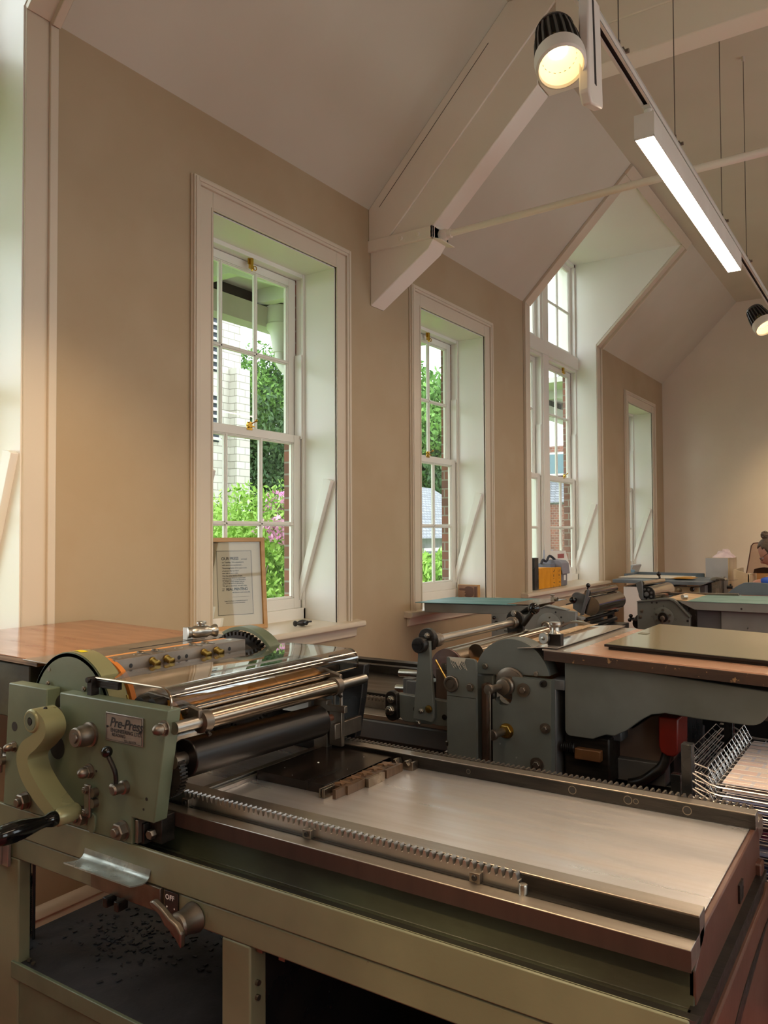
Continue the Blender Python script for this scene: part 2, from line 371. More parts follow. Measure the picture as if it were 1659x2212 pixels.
# ------------------------------------------------------------------ sash windows
def catch(parent, x, y, z, s=1.):
    mb = MB(); mb.box(x, x+.006, y-.02*s, y+.02*s, z-.022*s, z+.022*s); mb.box(x, x+.022, y-.022*s, y+.022*s, z-.006, z+.001)
    mb.cyl((x+.015, y-.008, z-.01), (x+.015, y-.008, z+.022), .006, n=10); mb.ball((x+.03, y+.026, z+.030), .008, 10)
    mb.tube([(x+.015, y+.004, z+.012), (x+.022, y+.014, z+.02), (x+.03, y+.026, z+.028)], .0035, 6)
    mb.cyl((x+.008, y-.024, z+.004), (x+.024, y-.024, z+.004), .009, n=10)
    return mb.build('window_catch', 'brass', parent)
def fastener(parent, x, y, z):
    mb = MB(); mb.box(x, x+.008, y-.016, y+.022, z-.012, z+.028); mb.box(x, x+.024, y-.008, y+.006, z-.035, z+.02)
    mb.lathe([(.006, 0), (.009, .01), (.006, .03), (.004, .05)], (x+.018, y, z-.05), (0, 0, 1), 10)
    ring = [(x+.02, y+.022+.012*math.cos(t*math.pi/6), z-.03+.012*math.sin(t*math.pi/6)) for t in range(13)]
    mb.tube(ring, .0028, 6)
    return mb.build('sash_fastener', 'brass', parent)
def sash(parent, x, y0, y1, z0, z1, cols, rows, top=.04, bot=.045, stile=.042, t=.034):
    mb = MB(); b = .011
    mb.box(x-t, x, y0, y0+stile, z0, z1); mb.box(x-t, x, y1-stile, y1, z0, z1)
    mb.box(x-t, x, y0+stile, y1-stile, z1-top, z1); mb.box(x-t, x, y0+stile, y1-stile, z0, z0+bot)
    gy0, gy1, gz0, gz1 = y0+stile, y1-stile, z0+bot, z1-top
    # stepped mouldings round the glass
    for i, (d, dx) in enumerate(((.006, -.005), (.012, -.012))):
        mb.box(x-t+.004, x+dx, gy0, gy0+d, gz0, gz1); mb.box(x-t+.004, x+dx, gy1-d, gy1, gz0, gz1)
        mb.box(x-t+.004, x+dx, gy0, gy1, gz0, gz0+d); mb.box(x-t+.004, x+dx, gy0, gy1, gz1-d, gz1)
    for i in range(1, cols):
        y = gy0+(gy1-gy0)*i/cols; mb.box(x-t+.004, x-.003, y-.006, y+.006, gz0, gz1); mb.box(x-t+.008, x-.011, y-b-.002, y+b+.002, gz0, gz1)
    for z in rows:
        mb.box(x-t+.004, x-.003, gy0, gy1, z-.006, z+.006); mb.box(x-t+.008, x-.011, gy0, gy1, z-b-.002, z+b+.002)
    o = mb.build('sash', 'sash', parent, bevel=.0015, segs=1)
    MB().box(x-t/2-.0015, x-t/2+.0015, gy0, gy1, gz0, gz1).build('glass_pane', 'glass', parent)
    return o
def battens(parent, k, sides=(1, -1)):
    y0, y1, _, _ = OPEN[k]
    for s in sides:
        y = (y1-.022) if s == 1 else (y0+.022)
        MB().prism([(WX-.025, 1.87), (WX-.06, 1.875), (-3.045, 1.20), (-3.035, 1.18), (-3.02, 1.165), (WX-.005, 1.86)], 'y', y-.016, y+.016).build('diagonal_batten', 'sash', parent, bevel=.002)
wn = 1
def window(k, n, cols, split=None, transom=None):
    y0, y1, z0, z1 = OPEN[k]; W = thing('window_%d' % n, None, None, (-3.03, (y0+y1)/2, z0)); struct(W)
    zt = transom[0] if transom else z1
    bays = [(y0+.0, y1-.0)] if not split else [(y0, split[0]), (split[1], y1)]
    fr = MB()
    for (a, b) in bays:
        fr.box(-3.14, -3.004, a, a+.014, 1.05, zt); fr.box(-3.14, -3.004, b-.014, b, 1.05, zt); fr.box(-3.14, -3.004, a, b, zt-.03, zt)
        fr.box(-3.016, -3.0, a, a+.022, 1.05, zt); fr.box(-3.016, -3.0, b-.022, b, 1.05, zt)
    fr.box(-3.16, -3.0, y0, y1, 1.045, 1.12)
    if split: fr.box(-3.16, -2.985, split[0], split[1], 1.05, z1)
    if transom: fr.box(-3.16, -2.975, y0, y1, transom[0], transom[1])
    fr.build('window_frame', 'sash', W, bevel=.002)
    mr = 2.118
    for (a, b) in bays:
        c = cols
        # lower sash inside, upper sash outside
        s1 = sash(W, -3.022, a+.018, b-.018, 1.12, mr+.02, c, [1.613], top=.045, bot=.06, stile=.062)
        s2 = sash(W, -3.062, a+.018, b-.018, mr-.02, zt-.033, c, [2.57 if not transom else 2.775], top=.045, bot=.04, stile=.062)
        # sash horns and the parting bead
        MB().box(-3.055, -3.006, b-.034, b-.018, mr, 2.62).build('parting_bead', 'sash', W)
        catch(s1, -3.022, (a+b)/2+.03 if not split else b-.35, mr+.03)
        fastener(s2, -3.028, (a+b)/2+.04 if not split else b-.35, zt-.05)
    if transom:
        for (a, b) in bays:
            s3 = sash(W, -3.04, a+.02, b-.02, transom[1]+.0, z1-.03, cols, [3.93], top=.05, bot=.05, stile=.06)
            fr2 = MB(); fr2.box(-3.14, -3.0, a, a+.035, transom[1], z1); fr2.box(-3.14, -3.0, b-.035, b, transom[1], z1); fr2.box(-3.14, -3.0, a, b, z1-.035, z1)
            fr2.build('transom_frame', 'sash', W, bevel=.002)
    battens(W, k)
window(1, 1, 3); window(2, 2, 3); window(3, 3, 2, (7.373, 7.517), (3.32, 3.45)); window(4, 4, 3); window(0, 5, 2, (.75, .894), (3.32, 3.45))

# ------------------------------------------------------------------ roof truss and tie rod
Y0, Y1 = 4.066, 4.216
TR = thing('roof_truss', 'white painted timber roof truss with collar beam spanning the room above the presses', 'roof truss', (0, 4.14, 2.96))
def both(name, m, poly, y0, y1, bev=.0):
    for s in (1, -1): MB().prism([(s*a, b) for a, b in poly], 'y', y0, y1).build(name, m, TR, bevel=bev)
inner = [(-2.78, 2.97), (-2.36, 3.245), (-2.32, 3.30), (-2.32, 3.38), (-1.66, 4.01)]
both('brace', 'truss', inner+[(-1.66, 4.30), (KX, KZ), (WX, EZ)], Y0, Y1, .006)
both('principal_rafter', 'truss', [(WX, EZ), (WX, EZ-.20), (-2.655, 3.345), (-1.80, 4.19), (-1.45, 4.53), (KX, KZ)], Y0-.014, Y0, .004)
both('rafter_joint', 'ink', [(-2.70, 3.57), (-2.70, 3.5665), (-1.95, 4.335), (-1.95, 4.3385)], Y0-.0155, Y0-.012)
MB().box(-1.655, 1.655, Y0+.001, Y1-.001, 4.01, 4.30).build('collar_beam', 'truss', TR, bevel=.006)
MB().box(-1.55, 1.55, Y0-.014, Y0, 4.205, KZ).build('collar_board', 'truss', TR, bevel=.004)
mb = MB(); mb.box(-2.79, -2.32, Y0-.022, Y0, 3.30, 3.372); mb.box(-2.335, -2.32, Y0-.022, Y1+.022, 3.30, 3.372); mb.box(-2.79, -2.32, Y1, Y1+.022, 3.30, 3.372)
mb.prism([(-2.345, 3.30), (-2.275, 3.283), (-2.272, 3.288), (-2.335, 3.31)], 'y', Y0, Y1+.02)
mb.cyl((-2.54, Y0-.03, 3.338), (-2.54, Y0-.018, 3.338), .014, n=12); mb.cyl((-2.42, Y0-.03, 3.338), (-2.42, Y0-.018, 3.338), .014, n=12)
mb.build('tie_shoe', 'truss', TR, bevel=.003)
mb = MB(); mb.tube([(-2.33, 4.14, 3.335), (-1.2, 4.14, 3.36), (0, 4.14, 3.37), (1.2, 4.14, 3.36), (2.33, 4.14, 3.335)], .02, 14); mb.hexn((-2.32, 4.14, 3.335), (-2.27, 4.14, 3.336), .034); mb.cyl((-2.27, 4.14, 3.336), (-2.245, 4.14, 3.337), .026)
mb.build('tie_rod', 'truss', TR)
# ------------------------------------------------------------------ lighting track
TX = -.822; TZ = 3.20
def track(x, y0, y1, name, label):
    t = thing(name, label, 'lighting track', (x, (y0+y1)/2, TZ))
    mb = MB(); mb.box(x-.018, x+.018, y0, y1, TZ+.028, TZ+.034); mb.box(x-.018, x-.012, y0, y1, TZ, TZ+.03); mb.box(x+.012, x+.018, y0, y1, TZ, TZ+.03)
    mb.box(x-.018, x-.008, y0, y1, TZ-.001, TZ+.003); mb.box(x+.008, x+.018, y0, y1, TZ-.001, TZ+.003)
    mb.build('rail', 'lampwhite', t); MB().box(x-.011, x+.011, y0+.01, y1-.01, TZ+.010, TZ+.0275).build('conductor_slot', 'slot', t)
    return t
tr = track(TX, -2.6, 9.6, 'lighting_track', 'white suspended lighting track carrying the spotlights and the strip lamp')
for y in (-2.2, -.4, 1.3, 2.75, 3.55, 4.58, 5.35, 6.9, 8.4):
    MB().cyl((TX, y, TZ+.034), (TX, y, KZ), .0022, n=6).build('suspension_wire', 'cable', tr)
    mb = MB(); mb.cyl((TX, y, TZ+.034), (TX, y, TZ+.075), .006, n=8); mb.box(TX-.012, TX+.02, y-.01, y+.01, TZ+.034, TZ+.042); mb.cyl((TX+.012, y+.02, TZ+.04), (TX+.03, y+.02, TZ+.04), .008, n=8); mb.build('wire_clip', 'bolt', tr)
    MB().cyl((TX, y, KZ-.03), (TX, y, KZ), .009, n=8).build('ceiling_clip', 'lampwhite', tr)
def strip(x, y0, y1, label, group=None):
    t = thing('strip_luminaire', label, 'strip light', (x, (y0+y1)/2, 3.06), group)
    mb = MB(); mb.box(x-.038, x+.038, y0, y1, 3.064, 3.155); mb.box(x-.038, x-.034, y0, y1, 3.058, 3.064); mb.box(x+.034, x+.038, y0, y1, 3.058, 3.064); mb.box(x-.038, x+.038, y0, y0+.004, 3.058, 3.064); mb.box(x-.038, x+.038, y1-.004, y1, 3.058, 3.064)
    mb.build('housing', 'lampwhite', t, bevel=.001)
    MB().box(x-.034, x+.034, y0+.004, y1-.004, 3.0585, 3.0635).build('diffuser', 'led', t)
    for y in (y0+.06, y1-.06):
        mb = MB(); mb.lathe([(.02, 0), (.02, .012), (.014, .018), (.016, .045)], (x, y, 3.155), (0, 0, 1), 14); mb.box(x-.016, x+.016, y-.035, y+.035, TZ-.006, TZ-.0005); mb.build('track_adapter', 'lampwhite', t)
    return t
s1 = strip(TX, 3.06, 4.93, 'white linear strip lamp glowing under the lighting track')
strip(TX, -1.2, .7, 'white linear strip lamp on the lighting track behind the viewer')
strip(TX, 6.6, 8.45, 'added out-of-view fill strip lamp on the far part of the lighting track')  # unseen strip added for more lamp light at the far end
tr2 = track(-TX, -2.6, 9.6, 'lighting_track', 'added out-of-view lighting track carrying fill lamps over the right half of the room')  # unseen track and its strips added as warm fill light
for y in (-2.2, .4, 2.8, 5.2, 7.6, 9.2): MB().cyl((-TX, y, TZ+.034), (-TX, y, KZ), .0022, n=6).build('suspension_wire', 'cable', tr2)
for i, y in enumerate((-1.6, .9, 3.6, 6.3)): strip(-TX, y, y+1.87, ('added fill strip lamp at the near end of the right-hand track', 'second added fill strip lamp along the right-hand track', 'third added fill strip lamp along the right-hand track', 'added fill strip lamp at the far end of the right-hand track')[i], 'added fill strip lamps on the right-hand track')
def spot(x, y, z, aim, label, power=1., size=60):
    t = thing('track_spotlight', label, 'spotlight', (x, y, z)); A = Vector(aim).normalized(); c = Vector((x, y, z))
    # driver box hanging from the track
    bx = x+.080; y0b = y; y = y+.085
    mb = MB(); mb.prism([(y-.05, TZ-.05), (y+.055, TZ-.05), (y+.075, z-.10), (y-.03, z-.13), (y-.055, z-.10)], 'x', bx-.035, bx-.003)
    mb.build('driver_box', 'lampwhite', t, bevel=.006)
    MB().prism([(y-.02, TZ-.07), (y-.008, TZ-.07), (y+.01, z-.06), (y-.005, z-.06)], 'x', bx-.0035, bx-.0015).build('vent_slot', 'slot', t)
    mb = MB(); mb.lathe([(.02, 0), (.02, .014), (.013, .02), (.017, .05), (.012, .055)], (bx-.02, y, TZ-.05), (-.25, 0, 1), 14); mb.build('track_adapter', 'lampwhite', t); mb = MB(); mb.bar((bx-.02, y-.01, z+.06), tuple(c-A*.10), .025, .025); mb.build('swivel', 'lampwhite', t)
    n = 20; a, b, d = MB().frame(A)
    mb = MB(); mb.lathe([(.045, -.145), (.052, -.14), (.054, -.05)], c, A, 20); mb.build('heatsink_core', 'slot', t)
    mb = MB(); mb.lathe([(.02, -.15), (.05, -.148), (.058, -.13), (.05, -.128)], c, A, 24)
    for k in range(n):
        tt = 2*math.pi*k/n; r = a*math.cos(tt)+b*math.sin(tt); sd = A.cross(r)
        pts = [(.040, -.14), (.054, -.138), (.066, -.08), (.073, -.008), (.05, -.008)]
        vs = [c+A*h+r*q+sd*w for w in (-.0035, .0035) for (q, h) in pts]
        mb.add(vs, [(0,1,2,3,4), (9,8,7,6,5)]+[((i+1) % 5, i, 5+i, 5+(i+1) % 5) for i in range(5)])
    mb.build('heatsink', 'lampgrey', t)
    mb = MB(); mb.lathe([(.066, -.020), (.073, -.014), (.075, .0), (.073, .035), (.066, .04), (.063, .03)], c, A, 32, cap=False); mb.build('bezel', 'lampwhite', t)
    mb = MB(); mb.lathe([(.064, .03), (.055, .0), (.04, -.03), (.022, -.045), (.0001, -.046)], c, A, 24, cap=False)
    o = mb.build('reflector', 'spotglow', t)
    MB().lathe([(.0001, 0), (.028, 0), (.028, .002), (.0001, .002)], c-A*.040, A, 20, cap=False).build('led_chip', 'chip', t)
    li = bpy.data.lights.new('spot', 'SPOT'); li.energy = 55*power; li.color = (1, .72, .42); li.spot_size = R(size); li.spot_blend = .8; li.shadow_soft_size = .05
    lo = bpy.data.objects.new('spot_lamp', li); COL.objects.link(lo); lo.location = c+A*.05; lo.rotation_mode = 'QUATERNION'; lo.rotation_quaternion = A.to_track_quat('-Z', 'Y')
    return t
spot(-.834, 2.21, 2.942, (.25, -.34, -.90), 'white track spotlight with dark finned heatsink nearest the viewer')
spot(-.80, 5.85, 2.95, (.45, -.35, -.8), 'finned track spotlight cut by the right edge of the frame beyond the strip lamp')

spot(-.82, .75, 2.97, (-1.96, 1.0, -1.75), 'track spotlight behind the viewer aimed at the wall beside the first window', 2.6, 52)
spot(-.82, -.4, 2.97, (.45, 1.75, -2.05), 'track spotlight behind the viewer aimed at the right end of the press bed', 3.2, 30)
spot(-.82, 9.1, 2.97, (.2, 1.9, -1.3), 'added out-of-view track spotlight at the far end, brightening the end wall', 1.3, 80)  # unseen spot added to lift the end wall
# ================================================================== PRESS 1 (foreground proof press)
P1 = thing('proof_press', 'large green flatbed proof press with crank handle and polished steel bed, nearest the viewer', 'printing press', (-1.17, 1.6, 0))
def nut(mb, p, r, h, d=(0, -1, 0), hexr=True, stud=True, washer=True):
    p = Vector(p); d = Vector(d)
    if washer: mb.cyl(p, p+d*.003, r*1.12, n=24)
    if hexr: mb.hexn(p+d*.003, p+d*h, r)
    else: mb.cyl(p, p+d*h, r)
    if stud: mb.lathe([(r*.52, 0), (r*.52, h*.28), (r*.44, h*.36)], p+d*h, d, 16)
    return mb
def rackbar(x0, x1, ya, yb, zb, zt, pitch=.0125, tooth=.012):
    mb = MB(); n = int((x1-x0)/pitch)
    pts = [(x0, zb)]
    for i in range(n):
        x = x0+i*pitch
        pts += [(x+pitch*.05, zt-tooth), (x+pitch*.30, zt), (x+pitch*.52, zt), (x+pitch*.77, zt-tooth)]
    pts += [(x0+n*pitch, zt-tooth), (x0+n*pitch, zb)]
    # body as a box, each tooth a small wedge of the same mesh
    mb.box(x0, x0+n*pitch, ya, yb, zb, zt-tooth)
    for i in range(n):
        x = x0+i*pitch
        mb.prism([(x+pitch*.05, zt-tooth), (x+pitch*.95-pitch*.15, zt-tooth), (x+pitch*.58, zt), (x+pitch*.27, zt)], 'y', ya, yb)
    return mb
YF = 1.24; XL = -2.07; XE = -.285
# frame
MB().box(XL, XE, YF-.006, YF+.004, .762, .836).build('upper_front_rail', 'olive', P1, bevel=.003)
MB().box(XL, XE, YF, YF+.045, .70, .7585).build('lower_front_rail', 'olive', P1, bevel=.004)
MB().box(XL, -1.975, YF, YF+.036, 0, .70).build('left_post', 'olive', P1, bevel=.004)
MB().box(-1.236, -1.155, YF, YF+.05, .0, .70).build('middle_post', 'olive', P1, bevel=.004)
MB().box(-.36, XE, YF, YF+.05, .0, .70).build('right_post', 'olive', P1, bevel=.004)
MB().box(XL, -1.975, 1.91, 1.95, 0, .70).build('back_post', 'green', P1, bevel=.004)
MB().box(-1.236, -1.155, 1.91, 1.95, 0, .70).build('back_post', 'green', P1, bevel=.004)
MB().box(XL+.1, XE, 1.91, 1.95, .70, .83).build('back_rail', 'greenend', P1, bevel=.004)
mb = MB(); mb.box(-2.11, -1.18, YF+.004, 1.95, .41, .43); mb.build('shelf', 'shelf', P1, bevel=.002)
MB().box(-1.998, -1.236, YF-.006, YF+.004, .392, .4345).build('shelf_lip', 'green', P1, bevel=.002)
MB().box(-1.975, -1.236, YF+.004, YF+.01, .02, .395).build('front_panel', 'green', P1, bevel=.002)
mb = MB(); mb.box(-1.18, -1.165, YF+.05, 1.91, 0, .70); mb.box(-1.165, XE, 1.88, 1.91, 0, .70); mb.box(-1.165, XE, YF+.05, 1.9, .0, .03); mb.box(-1.165, XE-.04, YF+.05, 1.9, .685, .70)
mb.build('inner_cabinet', 'black', P1)
mb = MB()
for x in (-1.14, -1.08): mb.box(x-.008, x+.008, YF+.012, YF+.03, .688, .70)
for z in (.62, .59): mb.cyl((-1.155, YF+.02, z), (-1.148, YF+.02, z), .006, n=10)
mb.build('hinge_lug', 'bolt', P1)
# right end: cast end plate with long dark curved slots between bed and frame
def spl(pts, n=8):
    out = []
    for i in range(len(pts)-1):
        p0 = pts[max(i-1, 0)]; p1 = pts[i]; p2 = pts[i+1]; p3 = pts[min(i+2, len(pts)-1)]
        for k in range(n):
            t = k/n; out.append(tuple(.5*((2*p1[j])+(-p0[j]+p2[j])*t+(2*p0[j]-5*p1[j]+4*p2[j]-p3[j])*t*t+(-p0[j]+3*p1[j]-3*p2[j]+p3[j])*t**3) for j in range(len(p1))))
    out.append(tuple(pts[-1])); return out
XB = -.297
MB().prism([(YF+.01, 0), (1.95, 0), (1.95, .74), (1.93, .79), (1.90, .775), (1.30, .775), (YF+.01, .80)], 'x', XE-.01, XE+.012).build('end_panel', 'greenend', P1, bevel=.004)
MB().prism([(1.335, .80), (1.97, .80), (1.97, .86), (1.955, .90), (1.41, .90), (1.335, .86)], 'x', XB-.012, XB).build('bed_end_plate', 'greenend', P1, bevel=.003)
mb = MB(); mb.box(XE-.02, XE+.004, 1.27, 1.95, .772, .806); 
low = spl([(1.27, .60), (1.5, .665), (1.75, .70), (1.90, .72)]); hi = [(y, z+.03*math.sin(math.pi*min(1, (y-1.25)/.68))) for y, z in low]
mb.prism(low+hi[::-1], 'x', XE+.008, XE+.0135); mb.box(XB-.005, XB+.004, 1.70, 1.74, .825, .86)
mb.build('end_slot', 'blackiron', P1)
# gutter and bed casting
mb = MB().prism([(YF-.003, .8372), (YF+.03, .818), (YF+.10, .797), (YF+.10, .785), (YF, .82)], 'x', XL, XE); mb.build('gutter', coat('gutter_steel', '#77706A', .32, .9, '#5A534C', 4, .3, .7, .02, 60, .06, stretch=(.3, 4, 4)), P1)
mb = MB().prism([(1.30, .797), (1.308, .806), (1.318, .806), (1.33, .80), (1.335, .82), (1.335, .874), (1.95, .874), (1.95, .79), (1.30, .79)], 'x', -2.04, XB-.002); mb.build('bed_casting', 'greendark', P1, bevel=.002)
MB().box(-2.03, XB, 1.305, 1.40, .870, .905).build('front_runner', 'rail', P1, bevel=.0015)
MB().box(-2.03, XB+.0005, 1.3035, 1.3055, .8705, .9035).build('runner_edge', 'copper', P1)
MB().box(-2.03, XB, 1.95, 2.02, .862, .905).build('back_runner', 'rail', P1, bevel=.0015)
MB().box(-2.03, XB-.0125, 1.36, 1.97, .85, .9001).build('bed_plate', 'bed', P1, bevel=.001)
MB().box(-2.03, XB, 1.368, 1.407, .88, .933).build('front_bearer', 'rail', P1, bevel=.0012)
MB().box(-2.03, XB, 1.920, 1.957, .88, .933).build('back_bearer', 'rail', P1, bevel=.0012)
mb = MB(); mb.box(-2.03, XB, 1.366, 1.3685, .9055, .930); mb.box(-2.03, XB, 1.9175, 1.9205, .9005, .930); mb.box(-2.03, XB, 1.3405, 1.367, .9045, .9065); mb.build('bearer_side', 'blackiron', P1)
for x, r in ((-1.00, .005), (-.712, .0085), (-.575, .0085), (-.556, .005), (-.44, .0085)): MB().cyl((x, 1.9170, .916), (x, 1.9178, .916), r, n=16).build('bearer_hole', 'ink', P1)
mb = MB()
for x, r in ((-1.00, .0065), (-.712, .0105), (-.575, .0105), (-.556, .0065), (-.44, .0105)): mb.cyl((x, 1.9174, .916), (x, 1.918, .916), r, n=16)
mb.build('hole_rim', 'bolt', P1)
rackbar(-1.64, -.603, 1.350, 1.3655, .905, .936, .0146, .013).build('front_rack', 'steel', P1)
rackbar(-1.62, -.300, 1.960, 1.985, .90, .934, .0146, .012).build('back_rack', 'bolt', P1)
for x in (-1.455, -1.085, -.687):
    c = MB().box(x-.011, x+.011, 1.338, 1.3505, .905, .923).build('rack_clamp', 'bolt', P1, bevel=.001)
    MB().lathe([(.0055, 0), (.0055, .002), (.0045, .003)], (x, 1.338, .914), (0, -1, 0), 14).build('clamp_screw', 'blackiron', c)
MB().lathe([(.0085, 0), (.0085, .014), (.0072, .017), (.0001, .018)], (-.593, 1.346, .905), (0, 0, 1), 18).build('stop_pin', 'nickel', P1)

# carriage side plates
CXx, CZz, CR = -1.81, 1.087, .150
plate = [(-2.035, .837), (-2.013, 1.16), (-1.846, 1.16), (-1.846, 1.10), (-1.835, 1.078), (-1.818, 1.07), (-1.80, 1.078), (-1.791, 1.10), (-1.791, 1.158), (-1.395, 1.158), (-1.441, .899), (-1.515, .899), (-1.515, .837)]
MB().prism(plate, 'y', 1.24-.008, 1.272).build('near_side_plate', 'green', P1, bevel=.003)
mb = MB(); mb.box(-1.49, -1.447, 1.26, 1.30, .842, .905); mb.box(-1.515, -1.49, 1.245, 1.29, .837, .885); mb.build('guide_shoe', 'blackiron', P1, bevel=.002)
mb = MB(); mb.hexn((-1.475, 1.262, .862), (-1.475, 1.246, .862), .012); mb.box(-1.506, -1.497, 1.234, 1.262, .842, .895); mb.build('guide_bolt', 'bolt', P1, bevel=.001)
far = [(-2.0, .84), (-2.0, 1.16), (-1.75, 1.16), (-1.395, 1.155), (-1.405, 1.06), (-1.43, .93), (-1.47, .92), (-1.50, .90), (-1.50, .84)]
MB().prism(far, 'y', 2.0, 2.03).build('far_side_plate', 'black', P1, bevel=.003)
# big round cover discs with rims
def cover(y0, y1, rim, name, r=.163):
    mb = MB(); pts = arc(CXx, CZz, r, -35, 215, 40)
    mb.prism(pts, 'y', y0, y0+.008); inn = arc(CXx, CZz, r-.012, 215, -35, 40)
    mb.prism(pts+inn, 'y', y0, y1)
    return mb.build(name, 'green', P1, bevel=.0015)
cover(1.275, 1.335, .05, 'near_gear_cover')
MB().prism(arc(CXx, CZz, .1645, -35, 215, 40)+arc(CXx, CZz, .1632, 215, -35, 40), 'y', 1.279, 1.331).build('cover_rim', 'crank', P1)  # thin gold skin painting the lamp-lit look of the green cover's edge
mb = MB(); mb.prism(arc(CXx, CZz, .168, -10, 120, 26)+arc(CXx, CZz, .156, 120, -10, 26), 'y', 1.90, 1.952); mb.build('far_gear_cover', 'green', P1, bevel=.0015)
# gear ring inside the far cover
mb = MB(); mb.prism(arc(CXx, CZz, .142, 0, 360, 60)[:-1], 'y', 1.885, 1.905)
for k in range(56):
    t = 2*math.pi*k/56; c = Vector((CXx+.147*math.cos(t), 1.895, CZz+.147*math.sin(t))); r = Vector((math.cos(t), 0, math.sin(t)))
    mb.obox(c, r, (0, 1, 0), r.cross(Vector((0, 1, 0))), .006, .01, .0038)
mb.build('cylinder_gear', 'blackiron', P1)
mb = MB(); nut(mb, (-1.815, 1.252, 1.095), .0, .0, washer=False) if False else None
MB().lathe([(.030, 0), (.030, .02), (.024, .024)], (-1.818, 1.278, 1.115), (0, -1, 0), 24).build('cylinder_hub', 'blackiron', P1)
MB().cyl((CXx, 1.34, CZz), (CXx, 1.885, CZz), .122, n=72).build('impression_cylinder', 'tablesteel', P1)
MB().cyl((CXx+.03, 1.345, CZz+.015), (CXx+.03, 1.36, CZz+.015), .128, n=60).build('packing_roll', flat('orange_tympan', '#C8762E', .55), P1)
mb = MB(); nut(mb, (-1.895, 1.274, 1.165), .006, .008, washer=False); nut(mb, (-1.745, 1.274, 1.165), .007, .008, washer=False); mb.cyl((-1.90, 1.2745, 1.20), (-1.90, 1.274, 1.20), .006); mb.build('cover_screw', 'bolt', P1)
MB().prism(arc(-1.80, 1.2515, .016, 0, 360, 16)[:-1], 'y', 1.29, 1.30).build('yellow_sticker', 'yellow', P1) if False else None
mb = MB()
vs = []
for k in range(9):
    t = R(94+(-12)*k/8)
    for y in (1.292, 1.312): vs.append((CXx+.1652*math.cos(t), y, CZz+.1652*math.sin(t)))
mb.add(vs, [(2*k, 2*k+1, 2*k+3, 2*k+2) for k in range(8)]); mb.build('yellow_sticker', flat('yellow_sticker_film', '#E8D400', .5), P1)
# gripper bar with spring knobs
G = MB().box(-1.80, -1.735, 1.355, 1.842, 1.185, 1.226).build('gripper_bar', 'gripper', P1, bevel=.0015)
MB().box(-1.86, -1.802, 1.345, 1.87, 1.214, 1.2185).build('packing_edge', flat('orange_packing', '#D9924E', .5), P1)
mb = MB()
for y in (1.405, 1.572, 1.60, 1.772): mb.cyl((-1.7352, y, 1.205), (-1.7346, y, 1.205), .006, n=12)
mb.build('bar_hole', 'ink', G)
mb = MB()
for y in (1.39, 1.455, 1.535, 1.60, 1.67, 1.72, 1.80): mb.lathe([(.012, 0), (.012, .0012), (.008, .002)], (-1.768, y, 1.226), (0, 0, 1), 14)
mb.build('bar_screw', 'nickel', G)
for y in (1.475, 1.525, 1.665, 1.715):
    k = MB().lathe([(.0095, 0), (.0105, .001), (.0105, .004), (.0095, .005), (.0095, .02), (.011, .021), (.011, .026), (.0095, .027)], (-1.735, y, 1.210), (1, 0, -.35), 18).build('gripper_knob', 'brassdull', P1)
    mb = MB(); mb.box(-1.785, -1.742, y-.004, y+.004, 1.2262, 1.2285); mb.tube([(-1.78+.012*math.cos(q*.7), y+.006*math.sin(q*.7)*1.4, 1.229) for q in range(10)], .0016, 5); mb.build('gripper_spring', 'bolt', k)
# feed board with metal strip and side gauge
MB().prism([(-2.735, 1.216), (-2.06, 1.200), (-2.06, 1.182), (-2.735, 1.198)], 'y', 1.345, 2.02).build('feed_board', 'ply', P1)
MB().prism([(-2.736, 1.2145), (-2.059, 1.1985), (-2.059, 1.183), (-2.736, 1.199)], 'y', 1.343, 1.3455).build('feed_board_edge', 'plyedge', P1)
MB().prism([(-2.10, 1.2035), (-1.90, 1.2005), (-1.90, 1.197), (-2.06, 1.198), (-2.10, 1.2005)], 'y', 1.325, 2.03).build('feed_plate', 'tablesteel', P1, bevel=.001)
MB().box(-2.01, -2.002, 1.62, 1.93, 1.2018, 1.2026).build('gauge_slot', 'ink', P1)
g = MB(); g.lathe([(.013, 0), (.019, .002), (.019, .012), (.015, .016), (.021, .03), (.021, .07), (.017, .078), (.015, .085), (.022, .10), (.022, .106), (.012, .11)], (-2.02, 1.862, 1.2265), (.35, .94, 0), 20)
g.box(-2.035, -2.012, 1.86, 1.885, 1.2026, 1.243); g.lathe([(.012, 0), (.012, .006), (.017, .008), (.017, .014), (.014, .016)], (-2.0, 1.91, 1.245), (0, 0, 1), 18)
g.build('side_gauge', 'nickel', P1, bevel=.0008)
MB().box(-2.62, -2.12, 1.36, 1.98, 1.02, 1.178).build('feed_board_support', 'greendark', P1, bevel=.004)
MB().box(-2.6, -2.06, 1.40, 1.44, .0, 1.02).build('side_support', 'greendark', P1) if False else None
